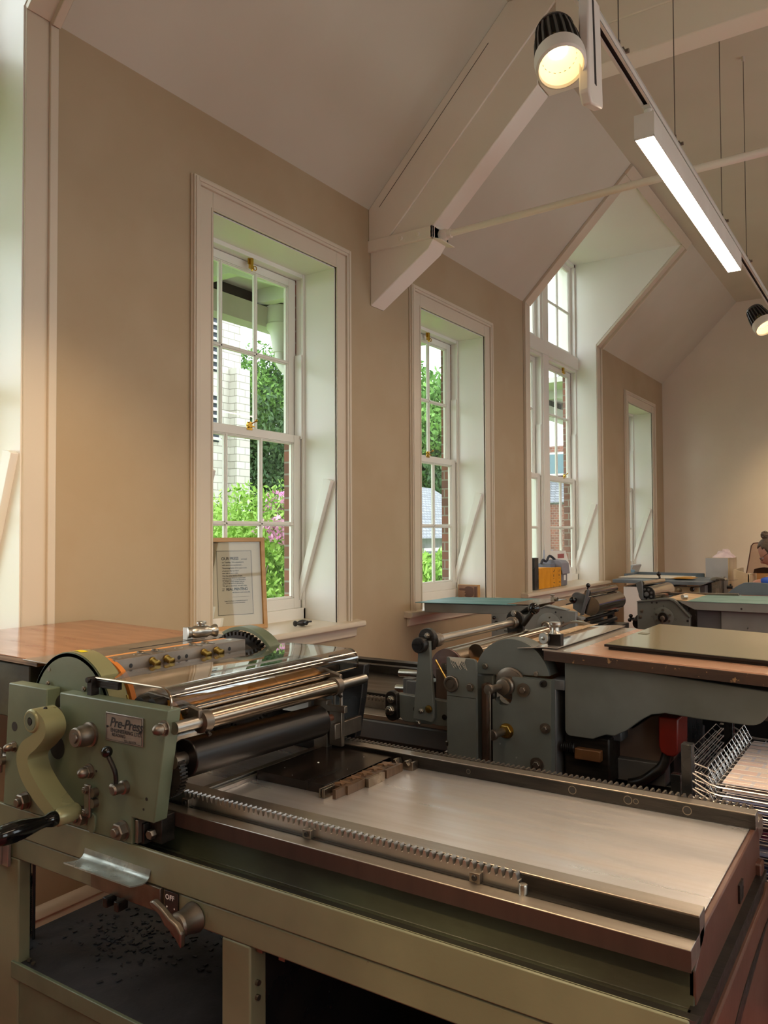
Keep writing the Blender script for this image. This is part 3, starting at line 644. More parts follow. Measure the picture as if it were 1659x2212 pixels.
# name plate
NP = MB().box(-1.607, -1.475, 1.2285, 1.2315, 1.066, 1.132).build('name_plate', 'plate', P1, bevel=.0008)
mb = MB(); Yn = 1.2278
puttext(mb, 'Pre-Press', .032, (-1.592, Yn, 1.100), (1, 0, 0), (0, 0, 1), shear=.3, space=.95, offset=.0004)
puttext(mb, 'ENGINEERING LTD.', .0125, (-1.588, Yn, 1.088), (1, 0, 0), (0, 0, 1), space=1.0, offset=.0002)
puttext(mb, 'READING', .0105, (-1.583, Yn, 1.0785), (1, 0, 0), (0, 0, 1), space=1.1, offset=.0002)
puttext(mb, 'TEL: 861879', .0075, (-1.540, Yn, 1.070), (1, 0, 0), (0, 0, 1), space=1.1, offset=.0001)
for a, b, c, d in ((-1.604, -1.478, 1.1285, 1.1292), (-1.604, -1.478, 1.0688, 1.0695), (-1.604, -1.6033, 1.0688, 1.1292), (-1.4787, -1.478, 1.0688, 1.1292)): mb.box(a, b, Yn-.0003, Yn, c, d)
for x in (-1.599, -1.483): mb.cyl((x, Yn, 1.099), (x, Yn-.0016, 1.099), .0026, n=10)
mb.build('plate_lettering', 'ink', NP)
# bolts, dome nuts and knobs on the near plate (front face at y 1.232)
yf = 1.232
b = MB(); b.lathe([(.030, 0), (.030, .006), (.0255, .008), (.0255, .026), (.0235, .03), (.0235, .042), (.021, .045), (.0125, .045), (.0125, .042), (.011, .049), (.0001, .049)], (-1.668, yf, 1.070), (0, -1, 0), 28); b.build('shaft_collar', 'bolt', P1)
def dome(x, z, r, h=.02):
    x += .024; z += .008
    mb = MB(); mb.cyl((x, yf, z), (x, yf-.003, z), r*1.2); mb.hexn((x, yf-.003, z), (x, yf-h*.7, z), r); mb.lathe([(r*.85, 0), (r*.85, h*.5), (r*.6, h*.95), (r*.25, h*1.15), (.0001, h*1.2)], (x, yf-h*.7, z), (0, -1, 0), 20); mb.build('dome_nut', 'bolt', P1)
dome(-1.430, 1.110, .015, .017); dome(-1.694, .973, .0155, .018); dome(-2.01, .988, .012, .016)
def hexnut(x, z, r, h=.022):
    x += .020; z += .009
    mb = MB(); nut(mb, (x, yf, z), r, h); mb.build('hex_nut', 'bolt', P1)
hexnut(-1.713, .862, .021); hexnut(-1.565, .856, .0205); hexnut(-1.95, .856, .0205)
lv = MB(); lv.lathe([(.016, 0), (.016, .01), (.012, .012), (.012, .034), (.009, .038)], (-1.538, yf, .966), (0, -1, 0), 20); lv.lathe([(.008, 0), (.008, .02)], (-1.560, yf-.022, .969), (1, 0, -.1), 14); lv.build('lever_hub', 'bolt', P1)
lv = MB(); lv.tube(spl([(-1.545, yf-.022, .972), (-1.543, yf-.024, .996), (-1.548, yf-.026, 1.014), (-1.566, yf-.028, 1.040)], 5), .0055, 10); L1 = lv.build('lever_arm', 'blackiron', P1)
MB().ball((-1.570, yf-.028, 1.048), .0135, 20).build('lever_knob', 'blackgloss', L1)
mb = MB(); mb.box(-1.672, -1.650, yf-.016, yf-.008, .876, .954); mb.build('link_plate', 'bolt', P1, bevel=.003)
mb = MB(); nut(mb, (-1.661, yf-.016, .942), .009, .008); nut(mb, (-1.661, yf-.016, .889), .009, .008); mb.cyl((-1.645, yf, .936), (-1.645, yf-.014, .936), .011); mb.cyl((-1.645, yf, .911), (-1.645, yf-.014, .911), .011); mb.build('link_bolt', 'bolt', P1)
MB().prism(arc(-1.655, .872, .013, 0, 180, 8)+arc(-1.657, .850, .013, 180, 360, 8), 'y', yf-.006, yf).build('slotted_lug', 'green', P1, bevel=.001)
mb = MB(); mb.box(-2.062, -2.040, yf-.006, yf+.002, .918, .985); mb.build('link_plate', 'bolt', P1, bevel=.003)
mb = MB(); nut(mb, (-2.051, yf-.006, .972), .009, .008); nut(mb, (-2.051, yf-.006, .93), .009, .008); mb.cyl((-2.034, yf+.004, .952), (-2.034, yf-.012, .952), .011); mb.build('link_bolt', 'bolt', P1)
for x, z, r in ((-1.80, 1.02, .030), (-1.985, 1.048, .0125), (-1.838, .968, .0115), (-1.645, .985, .003), (-1.465, .95, .004), (-1.475, .925, .003)): MB().cyl((x, yf-.0004, z), (x, yf+.001, z), r, n=20).build('plate_hole', 'ink', P1)
MB().cyl((-2.2, 1.30, .935), (-2.03, 1.27, .935), .012, n=12).build('left_rod', 'bolt', P1)
# crank
CR1 = bpy.data.objects.new('crank', None); COL.objects.link(CR1); CR1.parent = P1; wl = Vector((-1.88, 1.20, 1.08)); CR1['_w'] = tuple(wl); CR1.location = wl-Vector(P1['_w'])
def sweep(path, widths, y0, y1):
    """flat S shaped arm: centre path in xz with widths"""
    L_, R_ = [], []
    n = len(path)
    for i, p in enumerate(path):
        a = Vector(path[max(i-1, 0)]); c = Vector(path[min(i+1, n-1)]); d = (c-a).normalized(); nrm = Vector((-d.y, d.x))
        L_.append(tuple(Vector(p)+nrm*widths[i]/2)); R_.append(tuple(Vector(p)-nrm*widths[i]/2))
    return MB().prism(L_+R_[::-1], 'y', y0, y1)
cpath = spl([(-1.785, 1.112), (-1.760, 1.098), (-1.757, 1.078), (-1.785, 1.052), (-1.822, 1.028), (-1.834, 1.000), (-1.818, .966), (-1.782, .934), (-1.742, .908), (-1.708, .890)], 6)
nw = len(cpath)
def wf(t): return .034+(.0)*t if t < .3 else (.034+(t-.3)*.055 if t < .55 else .048-(t-.55)*.036)
wd = [wf(i/nw) for i in range(nw)]
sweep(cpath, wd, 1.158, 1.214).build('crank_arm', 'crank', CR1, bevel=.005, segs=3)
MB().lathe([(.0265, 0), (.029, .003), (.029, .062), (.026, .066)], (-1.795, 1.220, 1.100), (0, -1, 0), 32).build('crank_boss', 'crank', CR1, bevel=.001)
mb = MB(); mb.lathe([(.0215, 0), (.0215, .001), (.010, .001), (.010, 0)], (-1.795, 1.154, 1.100), (0, -1, 0), 24); mb.build('boss_face', 'green', CR1)
mb = MB(); mb.cyl((-1.795, 1.1535, 1.100), (-1.795, 1.1525, 1.100), .008); mb.build('socket', 'blackiron', CR1)
MB().cyl((-1.797, 1.28, 1.099), (-1.797, 1.21, 1.099), .020).build('crank_shaft', 'bolt', CR1)
MB().ball((-1.780, 1.185, 1.127), .005, 10).build('set_screw', 'blackiron', CR1)
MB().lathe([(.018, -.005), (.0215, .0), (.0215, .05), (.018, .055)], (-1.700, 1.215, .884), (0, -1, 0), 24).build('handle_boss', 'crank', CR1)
hp = [(.012, 0), (.019, .002), (.021, .01), (.019, .018), (.015, .03), (.0165, .045), (.021, .065), (.0255, .09), (.027, .11), (.0255, .135), (.019, .155), (.010, .165), (.0001, .167)]
MB().lathe([(r*.88, h) for r, h in hp], (-1.700, 1.162, .884), (0, -1, 0), 28).build('crank_handle', 'blackgloss', CR1)
# inking rollers and chrome rods
MB().cyl((-1.422, 1.305, 1.031), (-1.422, 1.81, 1.019), .0445, n=48).build('forme_roller', 'rubber', P1, bevel=.003)
mb = MB(); mb.cyl((-1.422, 1.27, 1.032), (-1.422, 1.305, 1.031), .017); mb.build('roller_shaft', 'bolt', P1); mb = MB(); mb.cyl((-1.422, 1.81, 1.019), (-1.422, 1.83, 1.018), .02, .014); mb.cyl((-1.422, 1.83, 1.018), (-1.422, 1.87, 1.017), .010); mb.build('roller_shaft', coat('reddish_journal', '#8A5A44', .4, .6, '#6E4636', 20), P1)
mb = MB(); mb.cyl((-1.449, 1.272, 1.0), (-1.449, 1.290, 1.0), .05, n=30)
for k in range(40):
    t = 2*math.pi*k/40; mb.obox((-1.449+.052*math.cos(t), 1.281, 1.0+.052*math.sin(t)), (math.cos(t), 0, math.sin(t)), (0, 1, 0), (-math.sin(t), 0, math.cos(t)), .004, .009, .002)
mb.build('roller_gear', 'blackiron', P1)
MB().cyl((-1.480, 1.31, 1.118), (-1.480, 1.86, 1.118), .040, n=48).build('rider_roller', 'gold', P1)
MB().cyl((-1.430, 1.31, 1.138), (-1.430, 1.87, 1.138), .010, n=32).build('distributor_roller', 'chrome', P1)
MB().cyl((-1.395, 1.335, 1.115), (-1.395, 1.84, 1.113), .0225, n=32).build('chrome_roller', 'chrome', P1)
mb = MB(); mb.cyl((-1.395, 1.25, 1.115), (-1.395, 1.335, 1.115), .0145); mb.cyl((-1.395, 1.84, 1.113), (-1.395, 2.0, 1.113), .0145); mb.build('roller_spindle', 'nickel', P1)
for y in (1.325, 1.838):
    c = MB().lathe([(.020, 0), (.026, .002), (.026, .026), (.021, .028)], (-1.395, y, 1.114), (0, 1, 0), 24).build('shaft_collar', 'bolt', P1)
    MB().cyl((-1.395, y+.014, 1.10), (-1.372, y+.014, 1.085), .005, n=10).build('grub_screw', 'blackiron', c)
for y, s in ((1.325, 1), (1.872, -1)):
    MB().prism([(-1.60, 1.155), (-1.56, 1.17), (-1.50, 1.165), (-1.44, 1.158), (-1.385, 1.145), (-1.385, 1.105), (-1.44, 1.12), (-1.60, 1.13)], 'y', y-.01, y+.004).build('roller_bracket', 'bolt', P1, bevel=.003)
# brackets on the far side that hold the roller
mb = MB(); mb.box(-1.50, -1.45, 1.885, 1.91, .91, 1.06); mb.box(-1.445, -1.400, 1.89, 1.905, .93, 1.035); mb.box(-1.455, -1.385, 1.885, 1.90, 1.03, 1.05); mb.box(-1.42, -1.405, 1.865, 2.0, .955, 1.0); mb.build('roller_hanger', 'bolt', P1, bevel=.002)
MB().box(-1.60, -1.50, 1.86, 1.875, 1.02, 1.075).build('adjuster_plate', 'nickel', P1, bevel=.001)
for x, r in ((-1.43, .004), (-1.405, .005)): MB().cyl((x, 1.895, 1.05), (x, 1.895, 1.095), r, n=8).build('adjuster_screw', 'nickel', P1)
MB().prism([(-1.63, 1.14), (-1.565, 1.15), (-1.555, 1.05), (-1.58, 1.03), (-1.62, 1.06)], 'y', 1.288, 1.292).build('orange_tag', flat('orange_leather', '#C06A2C', .6), P1)
MB().cyl((-1.60, 1.285, 1.163), (-1.575, 1.29, 1.08), .003, n=8).build('brass_rod', 'brassdull', P1)
mb = MB(); mb.cyl((-1.545, 1.276, 1.145), (-1.545, 1.30, 1.145), .020); mb.cyl((-1.50, 1.276, 1.150), (-1.50, 1.31, 1.150), .016); mb.build('bearing_block', 'blackiron', P1)
# transparent guard
gp = [(-1.70, 1.196)]+[(-1.70, 1.2005), (-1.56, 1.2015), (-1.45, 1.201)]+arc(-1.450, 1.168, .033, 85, 0, 8)+[(-1.417, 1.142)]
gi = [(-1.421, 1.142)]+arc(-1.450, 1.168, .029, 0, 85, 8)+[(-1.45, 1.197), (-1.56, 1.1975), (-1.70, 1.196)]
GD = MB().prism(gp[1:]+gi, 'y', 1.262, 2.0).build('clear_guard', 'acrylic', P1, label='clear acrylic guard over the rollers')
for y in (1.2635, 1.9985):
    MB().prism([(a, b) for a, b in gp[1:]]+gi, 'y', y-.0025, y+.0025).build('guard_edge', 'chrome', GD)
MB().tube([(x, 1.262, z-.002) for x, z in gp[1:]], .0032, 8).build('guard_rim', 'chrome', GD)
MB().tube([(-1.418, 1.262, 1.146), (-1.418, 2.0, 1.146)], .0016, 6).build('guard_rim', 'chrome', GD)
mb = MB(); mb.box(-1.70, -1.60, 1.258, 1.270, 1.178, 1.196); mb.box(-1.702, -1.684, 1.246, 1.268, 1.158, 1.20); mb.cyl((-1.695, 1.24, 1.196), (-1.695, 1.27, 1.196), .007, n=12); mb.build('guard_hinge', 'blackiron', GD, bevel=.001)
# front tray, switch plate, cam knob
mb = MB(); prof = spl([(1.175, .775), (1.19, .771), (1.215, .768), (1.228, .775), (1.233, .79)], 4); mb.prism(prof+[(y+.001, z+.003) for y, z in prof[::-1]], 'x', -1.69, -1.452); mb.build('drip_tray', coat('tray_galvanised', '#B4BAB4', .3, .6, '#8A8F88', 14, .4, .6, .05, 60, .1, spots='#4A4A42', spot_t=.66, spot_scale=40), P1)
MB().box(-1.66, -1.415, 1.228, 1.24, .708, .762).build('tray_bracket', 'bolt', P1, bevel=.002)
for x in (-1.585, -1.545): MB().box(x, x+.015, 1.205, 1.235, .688, .711).build('tray_lug', 'blackiron', P1, bevel=.002)
SW = MB().box(-1.409, -1.365, 1.2355, 1.2395, .712, .7585).build('switch_plate', flat('brown_black_plate', '#2A2421', .4), P1, bevel=.0006)
mb = MB(); puttext(mb, 'OFF', .0155, (-1.405, 1.2348, .7405), (1, 0, 0), (0, 0, 1), space=1.1, offset=.0004); mb.cyl((-1.40, 1.2352, .724), (-1.40, 1.2345, .724), .002, n=8); mb.cyl((-1.376, 1.2352, .724), (-1.376, 1.2345, .724), .002, n=8); mb.build('switch_lettering', 'white', SW)
kb = MB(); kb.lathe([(.034, 0), (.031, .012), (.026, .03), (.027, .05), (.022, .056)], (-1.315, 1.238, .722), (0, -1, 0), 20)
kb.prism([(-1.385, .762), (-1.372, .768), (-1.345, .757), (-1.32, .742), (-1.30, .735), (-1.285, .720), (-1.287, .688), (-1.298, .700), (-1.308, .712), (-1.335, .724), (-1.352, .742), (-1.375, .752)], 'y', 1.170, 1.186)
kb.build('wing_knob', 'bolt', P1, bevel=.004)
# black cable and spring conduit at the left of the frame
mb = MB(); mb.tube([(-2.06, 1.34, .70), (-2.06, 1.34, .43)], .0045, 8)
mb.build('black_cable', 'black', P1)
mb = MB(); mb.tube([(-2.085, 1.34, .70), (-2.085, 1.34, .58)], .007, 8); mb.cyl((-2.085, 1.34, .57), (-2.085, 1.34, .60), .012, n=12)
for i in range(26): mb.lathe([(.0085, 0), (.0105, .0025), (.0085, .005)], (-2.085, 1.34, .435+i*.0052), (0, 0, 1), 10)
mb.build('spring_conduit', 'black', P1)
mb = MB()
for i, x in enumerate((-2.07, -2.05, -2.03)): mb.box(x, x+.004, 1.17, 1.225, .69-.004*i, .755-.003*i)
mb.box(-2.08, -2.0, 1.225, 1.234, .68, .76); mb.build('grey_tag', 'plate', P1, bevel=.001)
mb = MB(); mb.cyl((-1.955, 1.26, .435), (-1.955, 1.26, .44), .006, n=10); mb.cyl((-1.93, 1.255, .435), (-1.93, 1.255, .44), .006, n=10); mb.build('shelf_screw', 'bolt', P1)
mb = MB()
rnd = random.Random(3)
for i in range(260):
    x = rnd.gauss(-1.83, .16); y = rnd.gauss(1.50, .10)
    if not (-2.05 < x < -1.3 and 1.3 < y < 1.85): continue
    s = rnd.uniform(.002, .008); a = rnd.uniform(0, 3.1)
    mb.obox((x, y, .431+s*.12), (math.cos(a), math.sin(a), rnd.uniform(-.2, .2)), (-math.sin(a), math.cos(a), rnd.uniform(-.2, .2)), (0, 0, 1), s, s*.5, s*.14)
d = mb.build('ink_flakes', 'shelf', P1); d['kind'] = 'stuff'

# ------------------------------------------------------------------ the forme lying on the bed
zb = .9005; zt = .9235
def topobj(mb, name, m, label, cat, group=None, bevel=.0004): return tag(mb.build(name, m, bevel=bevel), label, cat, group)
M['block'] = coat('inked_linoleum', '#241C18', .22, 0, '#1A1512', 5, .4, .62, .03, 50, .06, stretch=(5, .5, 1))
topobj(MB().box(-1.465, -1.236, 1.60, 1.905, zb, zt), 'printing_block', 'block', 'large flat dark brown printing block on the press bed', 'printing block')
st = MB(); rnd = random.Random(5)
for i, (x, y) in enumerate(((-1.374, 1.747), (-1.30, 1.86), (-1.42, 1.66), (-1.27, 1.74), (-1.36, 1.62))):
    s = .003 if i == 0 else .001
    st.lathe([(s, 0), (s*.8, s*.4), (.00005, s*.5)], (x, y, zt), (0, 0, 1), 7)
o = topobj(st, 'paper_crumbs', 'white', 'white paper crumbs scattered on the dark printing block', 'paper scraps', bevel=0); o['kind'] = 'stuff'
M['typewood'] = wood('ornament_wood', '#7E5C40', '#644830', 30, .4, (1, 4, 1)); M['steelfurn'] = coat('steel_furniture', '#B8AC9C', .3, 1., '#8F8373', 12, .4, .6, .03, 80, .08)
M['woodfurn'] = wood('brown_furniture', '#5E4630', '#473424', 12, .4, (1, 6, 1))
for i in range(5):
    y = 1.645+i*.049; x = -1.213
    t = thing('star_ornament', ('wooden star printing ornament nearest the viewer in the row beside the dark block', 'second wooden star ornament in the row beside the dark block', 'middle one of five wooden star ornaments beside the dark block', 'fourth wooden star ornament in the row beside the dark block', 'wooden star ornament farthest from the viewer, next to the curved metal furniture')[i], 'printing ornament', (x, y, zb), 'star ornaments locked beside the block')
    MB().box(x-.020, x+.020, y-.0235, y+.0235, zb, zt-.003).build('body', 'woodfurn', t, bevel=.0004)
    pts = []
    for k in range(10): rr = .0225 if k % 2 == 0 else .0098; a = R(36*k+12); pts.append((x+rr*math.sin(a), y+rr*math.cos(a)))
    MB().prism(pts, 'z', zt-.003, zt).build('star_face', 'typewood', t)
def furn(x, y0, y1, w, m, label, h=.0): topobj(MB().box(x-w/2, x+w/2, y0, y1, zb, zt+h-.001), 'furniture_bar', m, label, 'spacing furniture', 'spacing furniture round the ornaments')
furn(-1.188, 1.625, 1.80, .007, 'woodfurn', 'long thin brown spacing strip right of the row of stars')
furn(-1.222, 1.572, 1.617, .008, 'steelfurn', 'silver furniture plate at the near left end of the row of stars')
furn(-1.2325, 1.572, 1.65, .004, 'steelfurn', 'thin silver plate behind the near silver furniture plate')
furn(-1.196, 1.583, 1.69, .010, 'woodfurn', 'short brown wooden furniture beside the near silver plate')
furn(-1.178, 1.700, 1.775, .010, 'steelfurn', 'silver furniture plate standing free halfway along the row of stars')
furn(-1.182, 1.79, 1.87, .010, 'woodfurn', 'brown wooden furniture beyond the free silver plate')
furn(-1.2375, 1.60, 1.90, .003, 'brassdull', 'long thin brass rule between block and stars')
mb = MB()
prof = [(-1.218, zb), (-1.218, zt), (-1.212, zt), (-1.210, zt-.004), (-1.205, zt-.012), (-1.196, zt-.014), (-1.188, zt-.012), (-1.184, zt-.004), (-1.182, zt), (-1.176, zt), (-1.174, zt-.006), (-1.168, zt-.012), (-1.162, zt-.006), (-1.160, zt), (-1.154, zt), (-1.154, zb)]
mb.prism(prof, 'y', 1.885, 1.915); topobj(mb, 'curved_furniture', 'steelfurn', 'curved metal furniture at the far end of the row of stars', 'spacing furniture')
topobj(MB().box(-1.508, -1.488, 1.42, 1.915, zb, .915), 'lockup_bar', 'rail', 'long steel lock-up bar lying across the bed behind the dark block', 'lock-up bar')
topobj(MB().box(-1.484, -1.470, 1.46, 1.80, zb, .910), 'brass_reglet', 'rail', 'narrow metal strip between the lock-up bar and the dark block', 'metal strip')
# ================================================================== PRESS 2 (grey proof press behind)
P2 = thing('proof_press', 'grey flatbed proof press with wood-edged feed table, directly behind the green press', 'printing press', (-1.2, 2.75, 0))
def bar_hole(mb, x, y, z, r): mb.cyl((x, y, z), (x, y-.0015, z), r, n=16)
MB().prism([(2.46, .0), (3.30, .0), (3.30, .80), (2.46, .80)], 'x', -2.45, -.60).build('base_frame', 'black', P2, bevel=.004)
MB().prism([(2.44, .80), (3.32, .80), (3.32, .868), (3.26, .875), (2.50, .875), (2.44, .865)], 'x', -2.45, -.62).build('bed_casting', 'cab', P2, bevel=.003)
MB().box(-2.45, -.9, 2.585, 3.18, .875, .900).build('bed_plate', 'bed2', P2)
MB().box(-2.45, -.9, 2.595, 2.635, .875, .932).build('front_bearer', 'blackiron', P2, bevel=.001)
MB().box(-2.45, -.9, 3.135, 3.175, .875, .935).build('back_bearer', 'blackiron', P2, bevel=.001)
rackbar(-2.30, -1.30, 2.548, 2.582, .875, .926, .0165, .014).build('front_rack', 'bolt', P2)
MB().box(-2.45, -.9, 2.45, 2.545, .868, .885).build('front_runner', 'rail', P2, bevel=.001)
MB().box(-2.45, -.9, 3.20, 3.26, .868, .945).build('back_runner', 'blackiron', P2, bevel=.001)
mb = MB(); bar_hole(mb, -1.70, 3.135, .918, .008); mb.build('bearer_hole', 'bolt', P2)
# near carriage: low bracket plate, tall arm, guard plate, side plate
MB().prism([(-1.47, 1.010), (-1.262, 1.004), (-1.262, .922), (-1.44, .918), (-1.47, .94)], 'y', 2.30, 2.325).build('carriage_bracket', 'grey', P2, bevel=.003)
MB().prism(arc(-1.482, .996, .024, 20, 180, 8)+arc(-1.480, .945, .026, 190, 330, 8), 'y', 2.282, 2.305).build('link_end', 'blackiron', P2, bevel=.002)
mb = MB(); nut(mb, (-1.482, 2.282, .992), .0115, .009); mb.build('hex_bolt', 'nickel', P2)
mb = MB(); nut(mb, (-1.484, 2.282, .955), .0155, .012); mb.build('hex_bolt', 'nickel', P2)
mb = MB(); nut(mb, (-1.375, 2.282, .925), .010, .009, stud=False); mb.build('hex_bolt', 'nickel', P2)
mb = MB(); nut(mb, (-1.350, 2.262, .972), .008, .009); mb.build('dome_bolt', 'nickel', P2)
mb = MB(); nut(mb, (-1.322, 2.262, .981), .011, .007, stud=False); mb.build('hex_bolt', 'brassdull', P2)
mb = MB(); mb.cyl((-1.395, 2.2995, .965), (-1.395, 2.298, .965), .009); mb.cyl((-1.285, 2.2995, .952), (-1.285, 2.298, .952), .009); mb.build('slotted_screw', 'blackiron', P2)
MB().prism([(-1.385, .942), (-1.381, .995), (-1.366, 1.15), (-1.366, 1.20), (-1.322, 1.20), (-1.32, 1.15), (-1.309, .995), (-1.309, .95), (-1.317, .938)], 'y', 2.268, 2.282).build('rod_arm', 'grey', P2, bevel=.0015)
MB().prism(arc(-1.343, 1.208, .031, -20, 200, 14)+[(-1.385, 1.17), (-1.375, 1.15), (-1.35, 1.16), (-1.32, 1.17)], 'y', 2.284, 2.306).build('arm_fork', 'blackiron', P2, bevel=.002)
mb = MB(); mb.lathe([(.026, 0), (.026, .022), (.023, .025)], (-1.352, 2.270, 1.187), (0, -1, 0), 28); mb.lathe([(.016, 0), (.016, .002)], (-1.352, 2.245, 1.187), (0, -1, 0), 24); mb.build('rod_hub', 'blackiron', P2)
mb = MB(); nut(mb, (-1.338, 2.284, 1.216), .009, .01); mb.build('fork_bolt', 'nickel', P2)
MB().cyl((-1.335, 2.31, 1.196), (-1.335, 2.96, 1.195), .0145, n=24).build('cross_rod', 'nickel', P2)
for y in (2.315, 2.93): MB().lathe([(.021, 0), (.024, .003), (.024, .016), (.021, .019), (.023, .022), (.023, .036), (.018, .04)], (-1.335, y, 1.196), (0, 1, 0), 24).build('rod_collar', 'bolt', P2)
MB().prism(arc(-1.335, 1.207, .036, -10, 190, 12)+[(-1.36, 1.10), (-1.31, .95), (-1.27, .95), (-1.29, 1.10)], 'y', 2.965, 2.985).build('far_arm', 'blackiron', P2, bevel=.003)
mb = MB(); nut(mb, (-1.335, 2.965, 1.232), .011, .01); mb.build('fork_bolt', 'nickel', P2)
MB().cyl((-1.29, 2.95, 1.19), (-1.245, 2.94, 1.245), .011, n=14).build('lever_arm', 'blackiron', P2)
MB().ball((-1.238, 2.935, 1.258), .023, 20).build('lever_knob', 'blackgloss', P2)
for z, x, l in ((1.056, -1.53, .09), (1.000, -1.545, .06)): MB().lathe([(.0001, -.01), (.012, -.005), (.014, 0), (.014, l)], (x, 2.42, z), (1, .15, 0), 16).build('roller_pin', 'nickel', P2)
mb = MB(); mb.box(-1.49, -1.45, 2.37, 2.41, .985, 1.05); mb.box(-1.47, -1.37, 2.36, 2.45, .93, 1.045); mb.build('roller_block', 'cab', P2, bevel=.003)
# ink drum behind the guard plate, impression cylinder, half-moon cover
MB().cyl((-1.305, 2.36, 1.107), (-1.305, 3.0, 1.107), .060, n=48).build('ink_drum', 'chrome', P2)
MB().cyl((-1.305, 2.352, 1.107), (-1.305, 2.36, 1.107), .059, n=40).build('drum_end', coat('inky_steel', '#8E7A74', .5, .4, '#6A4A48', 14, .4, .6), P2)
MB().cyl((-1.22, 2.40, 1.155), (-1.22, 3.0, 1.155), .028, n=32).build('distributor_roller', 'chrome', P2)
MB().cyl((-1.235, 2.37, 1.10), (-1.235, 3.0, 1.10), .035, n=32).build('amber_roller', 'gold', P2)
mb = MB(); mb.box(-1.34, -1.26, 2.34, 2.352, 1.0, 1.10); mb.build('drum_bracket', coat('brown_bracket', '#5C4636', .5, .3, '#4A382C', 12), P2, bevel=.002)
mb = MB(); mb.box(-1.30, -1.275, 2.325, 2.34, 1.045, 1.085); mb.cyl((-1.28, 2.34, 1.12), (-1.26, 2.335, 1.12), .011, n=12); mb.box(-1.315, -1.295, 2.33, 2.345, 1.10, 1.12); mb.build('drum_catch', 'bolt', P2, bevel=.002)
MB().bar((-1.318, 2.30, 1.135), (-1.245, 2.262, 1.065), .004, .006).build('brass_strap', 'brassdull', P2)
MB().prism([(-1.255, .80), (-1.255, 1.155), (-1.16, 1.155)]+arc(-1.163, 1.143, .012, 80, 0, 4)+[(-1.151, .80)], 'y', 2.262, 2.275).build('guard_plate', 'grey', P2, bevel=.0012)
MB().box(-1.2545, -1.1515, 2.2615, 2.262, 1.0325, 1.0337).build('guard_seam', 'blackiron', P2)
mb = MB(); mb.lathe([(.026, 0), (.026, .008), (.023, .010), (.023, .012), (.018, .012), (.017, .009), (.013, .009), (.012, .013), (.0001, .013)], (-1.236, 2.262, 1.072), (0, -1, 0), 28); mb.build('pulley_wheel', 'bolt', P2)
mb = MB(); nut(mb, (-1.170, 2.262, 1.067), .0115, .009, stud=False); mb.build('hex_bolt', 'bolt', P2)
rn = random.Random(9); mb = MB()
mb.add([(-1.245, 2.2605, 1.156), (-1.185, 2.2605, 1.156), (-1.19, 2.2605, 1.142), (-1.20, 2.2605, 1.146), (-1.212, 2.2605, 1.128), (-1.222, 2.2605, 1.142), (-1.238, 2.2605, 1.146)], [(0, 1, 2, 3, 4, 5, 6)])
for i in range(9): x = -1.24+i*.006; mb.tube([(x, 2.2595, 1.150), (x+.004, 2.259, 1.138), (x+.010+rn.uniform(0, .01), 2.259, 1.118+rn.uniform(0, .012))], .0006, 4)
mb.build('torn_sticker', flat('torn_paper_film', '#B9B09E', .6), P2)
mb = MB(); mb.box(-1.262, -1.250, 2.262, 2.29, .87, .885); mb.box(-1.266, -1.250, 2.262, 2.29, .842, .852); mb.build('guard_catch', 'bolt', P2, bevel=.001)
mb = MB(); mb.box(-1.190, -1.122, 2.335, 2.36, .80, 1.100); mb.build('rear_guide_plate', 'grey', P2, bevel=.008)
mb = MB(); mb.box(-1.155, -1.125, 2.30, 2.335, .82, 1.075); mb.build('guide_rail', coat('rusty_edge', '#4A3A30', .5, .3, '#5E4636', 12), P2, bevel=.01)
cut = [(-1.042, 1.106), (-.915, 1.106), (-.917, .78), (-1.11, .78), (-1.11, 1.03)]+[(-1.100+.0, 1.035)]+arc(-1.073, 1.045, .031, 200, 350, 10)
MB().prism(cut, 'y', 2.295, 2.325).build('near_side_plate', 'grey', P2, bevel=.002)
mb = MB(); mb.box(-.925, -.885, 2.325, 2.40, 1.075, 1.106); mb.box(-.918, -.912, 2.325, 2.50, .80, 1.08); mb.build('plate_return', 'cab', P2, bevel=.002)
pts = arc(-1.057, 1.092, .127, 10, 170, 30)
MB().prism(pts+[(-1.175, 1.10)], 'y', 2.325, 2.335).build('half_moon_cover', 'grey', P2, bevel=.001)
MB().prism(pts+arc(-1.057, 1.092, .117, 170, 10, 30), 'y', 2.335, 2.40).build('cover_rim', 'grey', P2, bevel=.001)
MB().cyl((-1.057, 2.41, 1.092), (-1.057, 3.0, 1.092), .104, n=64).build('impression_cylinder', 'packing', P2)
mb = MB(); nut(mb, (-1.148, 2.325, 1.127), .009, .009, stud=False); mb.build('cover_bolt', 'nickel', P2)
mb = MB(); nut(mb, (-.975, 2.325, 1.118), .007, .007, stud=False); mb.build('cover_bolt', 'nickel', P2)
mb = MB(); nut(mb, (-.965, 2.325, 1.098), .009, .008, stud=False); mb.build('cover_bolt', 'bolt', P2)
MB().lathe([(.050, 0), (.050, .006), (.044, .008), (.044, .012), (.038, .014)], (-1.057, 2.318, 1.082), (0, -1, 0), 36).build('cylinder_bearing', 'bolt', P2)
MB().lathe([(.028, 0), (.028, .03), (.024, .035), (.024, .05), (.018, .052)], (-1.06, 2.312, 1.078), (0, -1, 0), 28).build('shaft_collar', 'bolt', P2)
for z, w_ in ((1.078, .10), (.938, .08)):
    k = MB().lathe([(.011, 0), (.011, w_-.012), (.016, w_-.010), (.016, w_), (.0145, w_+.003), (.0001, w_+.004)], (-1.066, 2.30, z), (-.12, -1, 0), 20).build('pull_knob', 'bolt', P2)
mb = MB(); nut(mb, (-1.062, 2.295, .938), .021, .016, stud=False); mb.build('hex_nut', 'brassdull', P2)
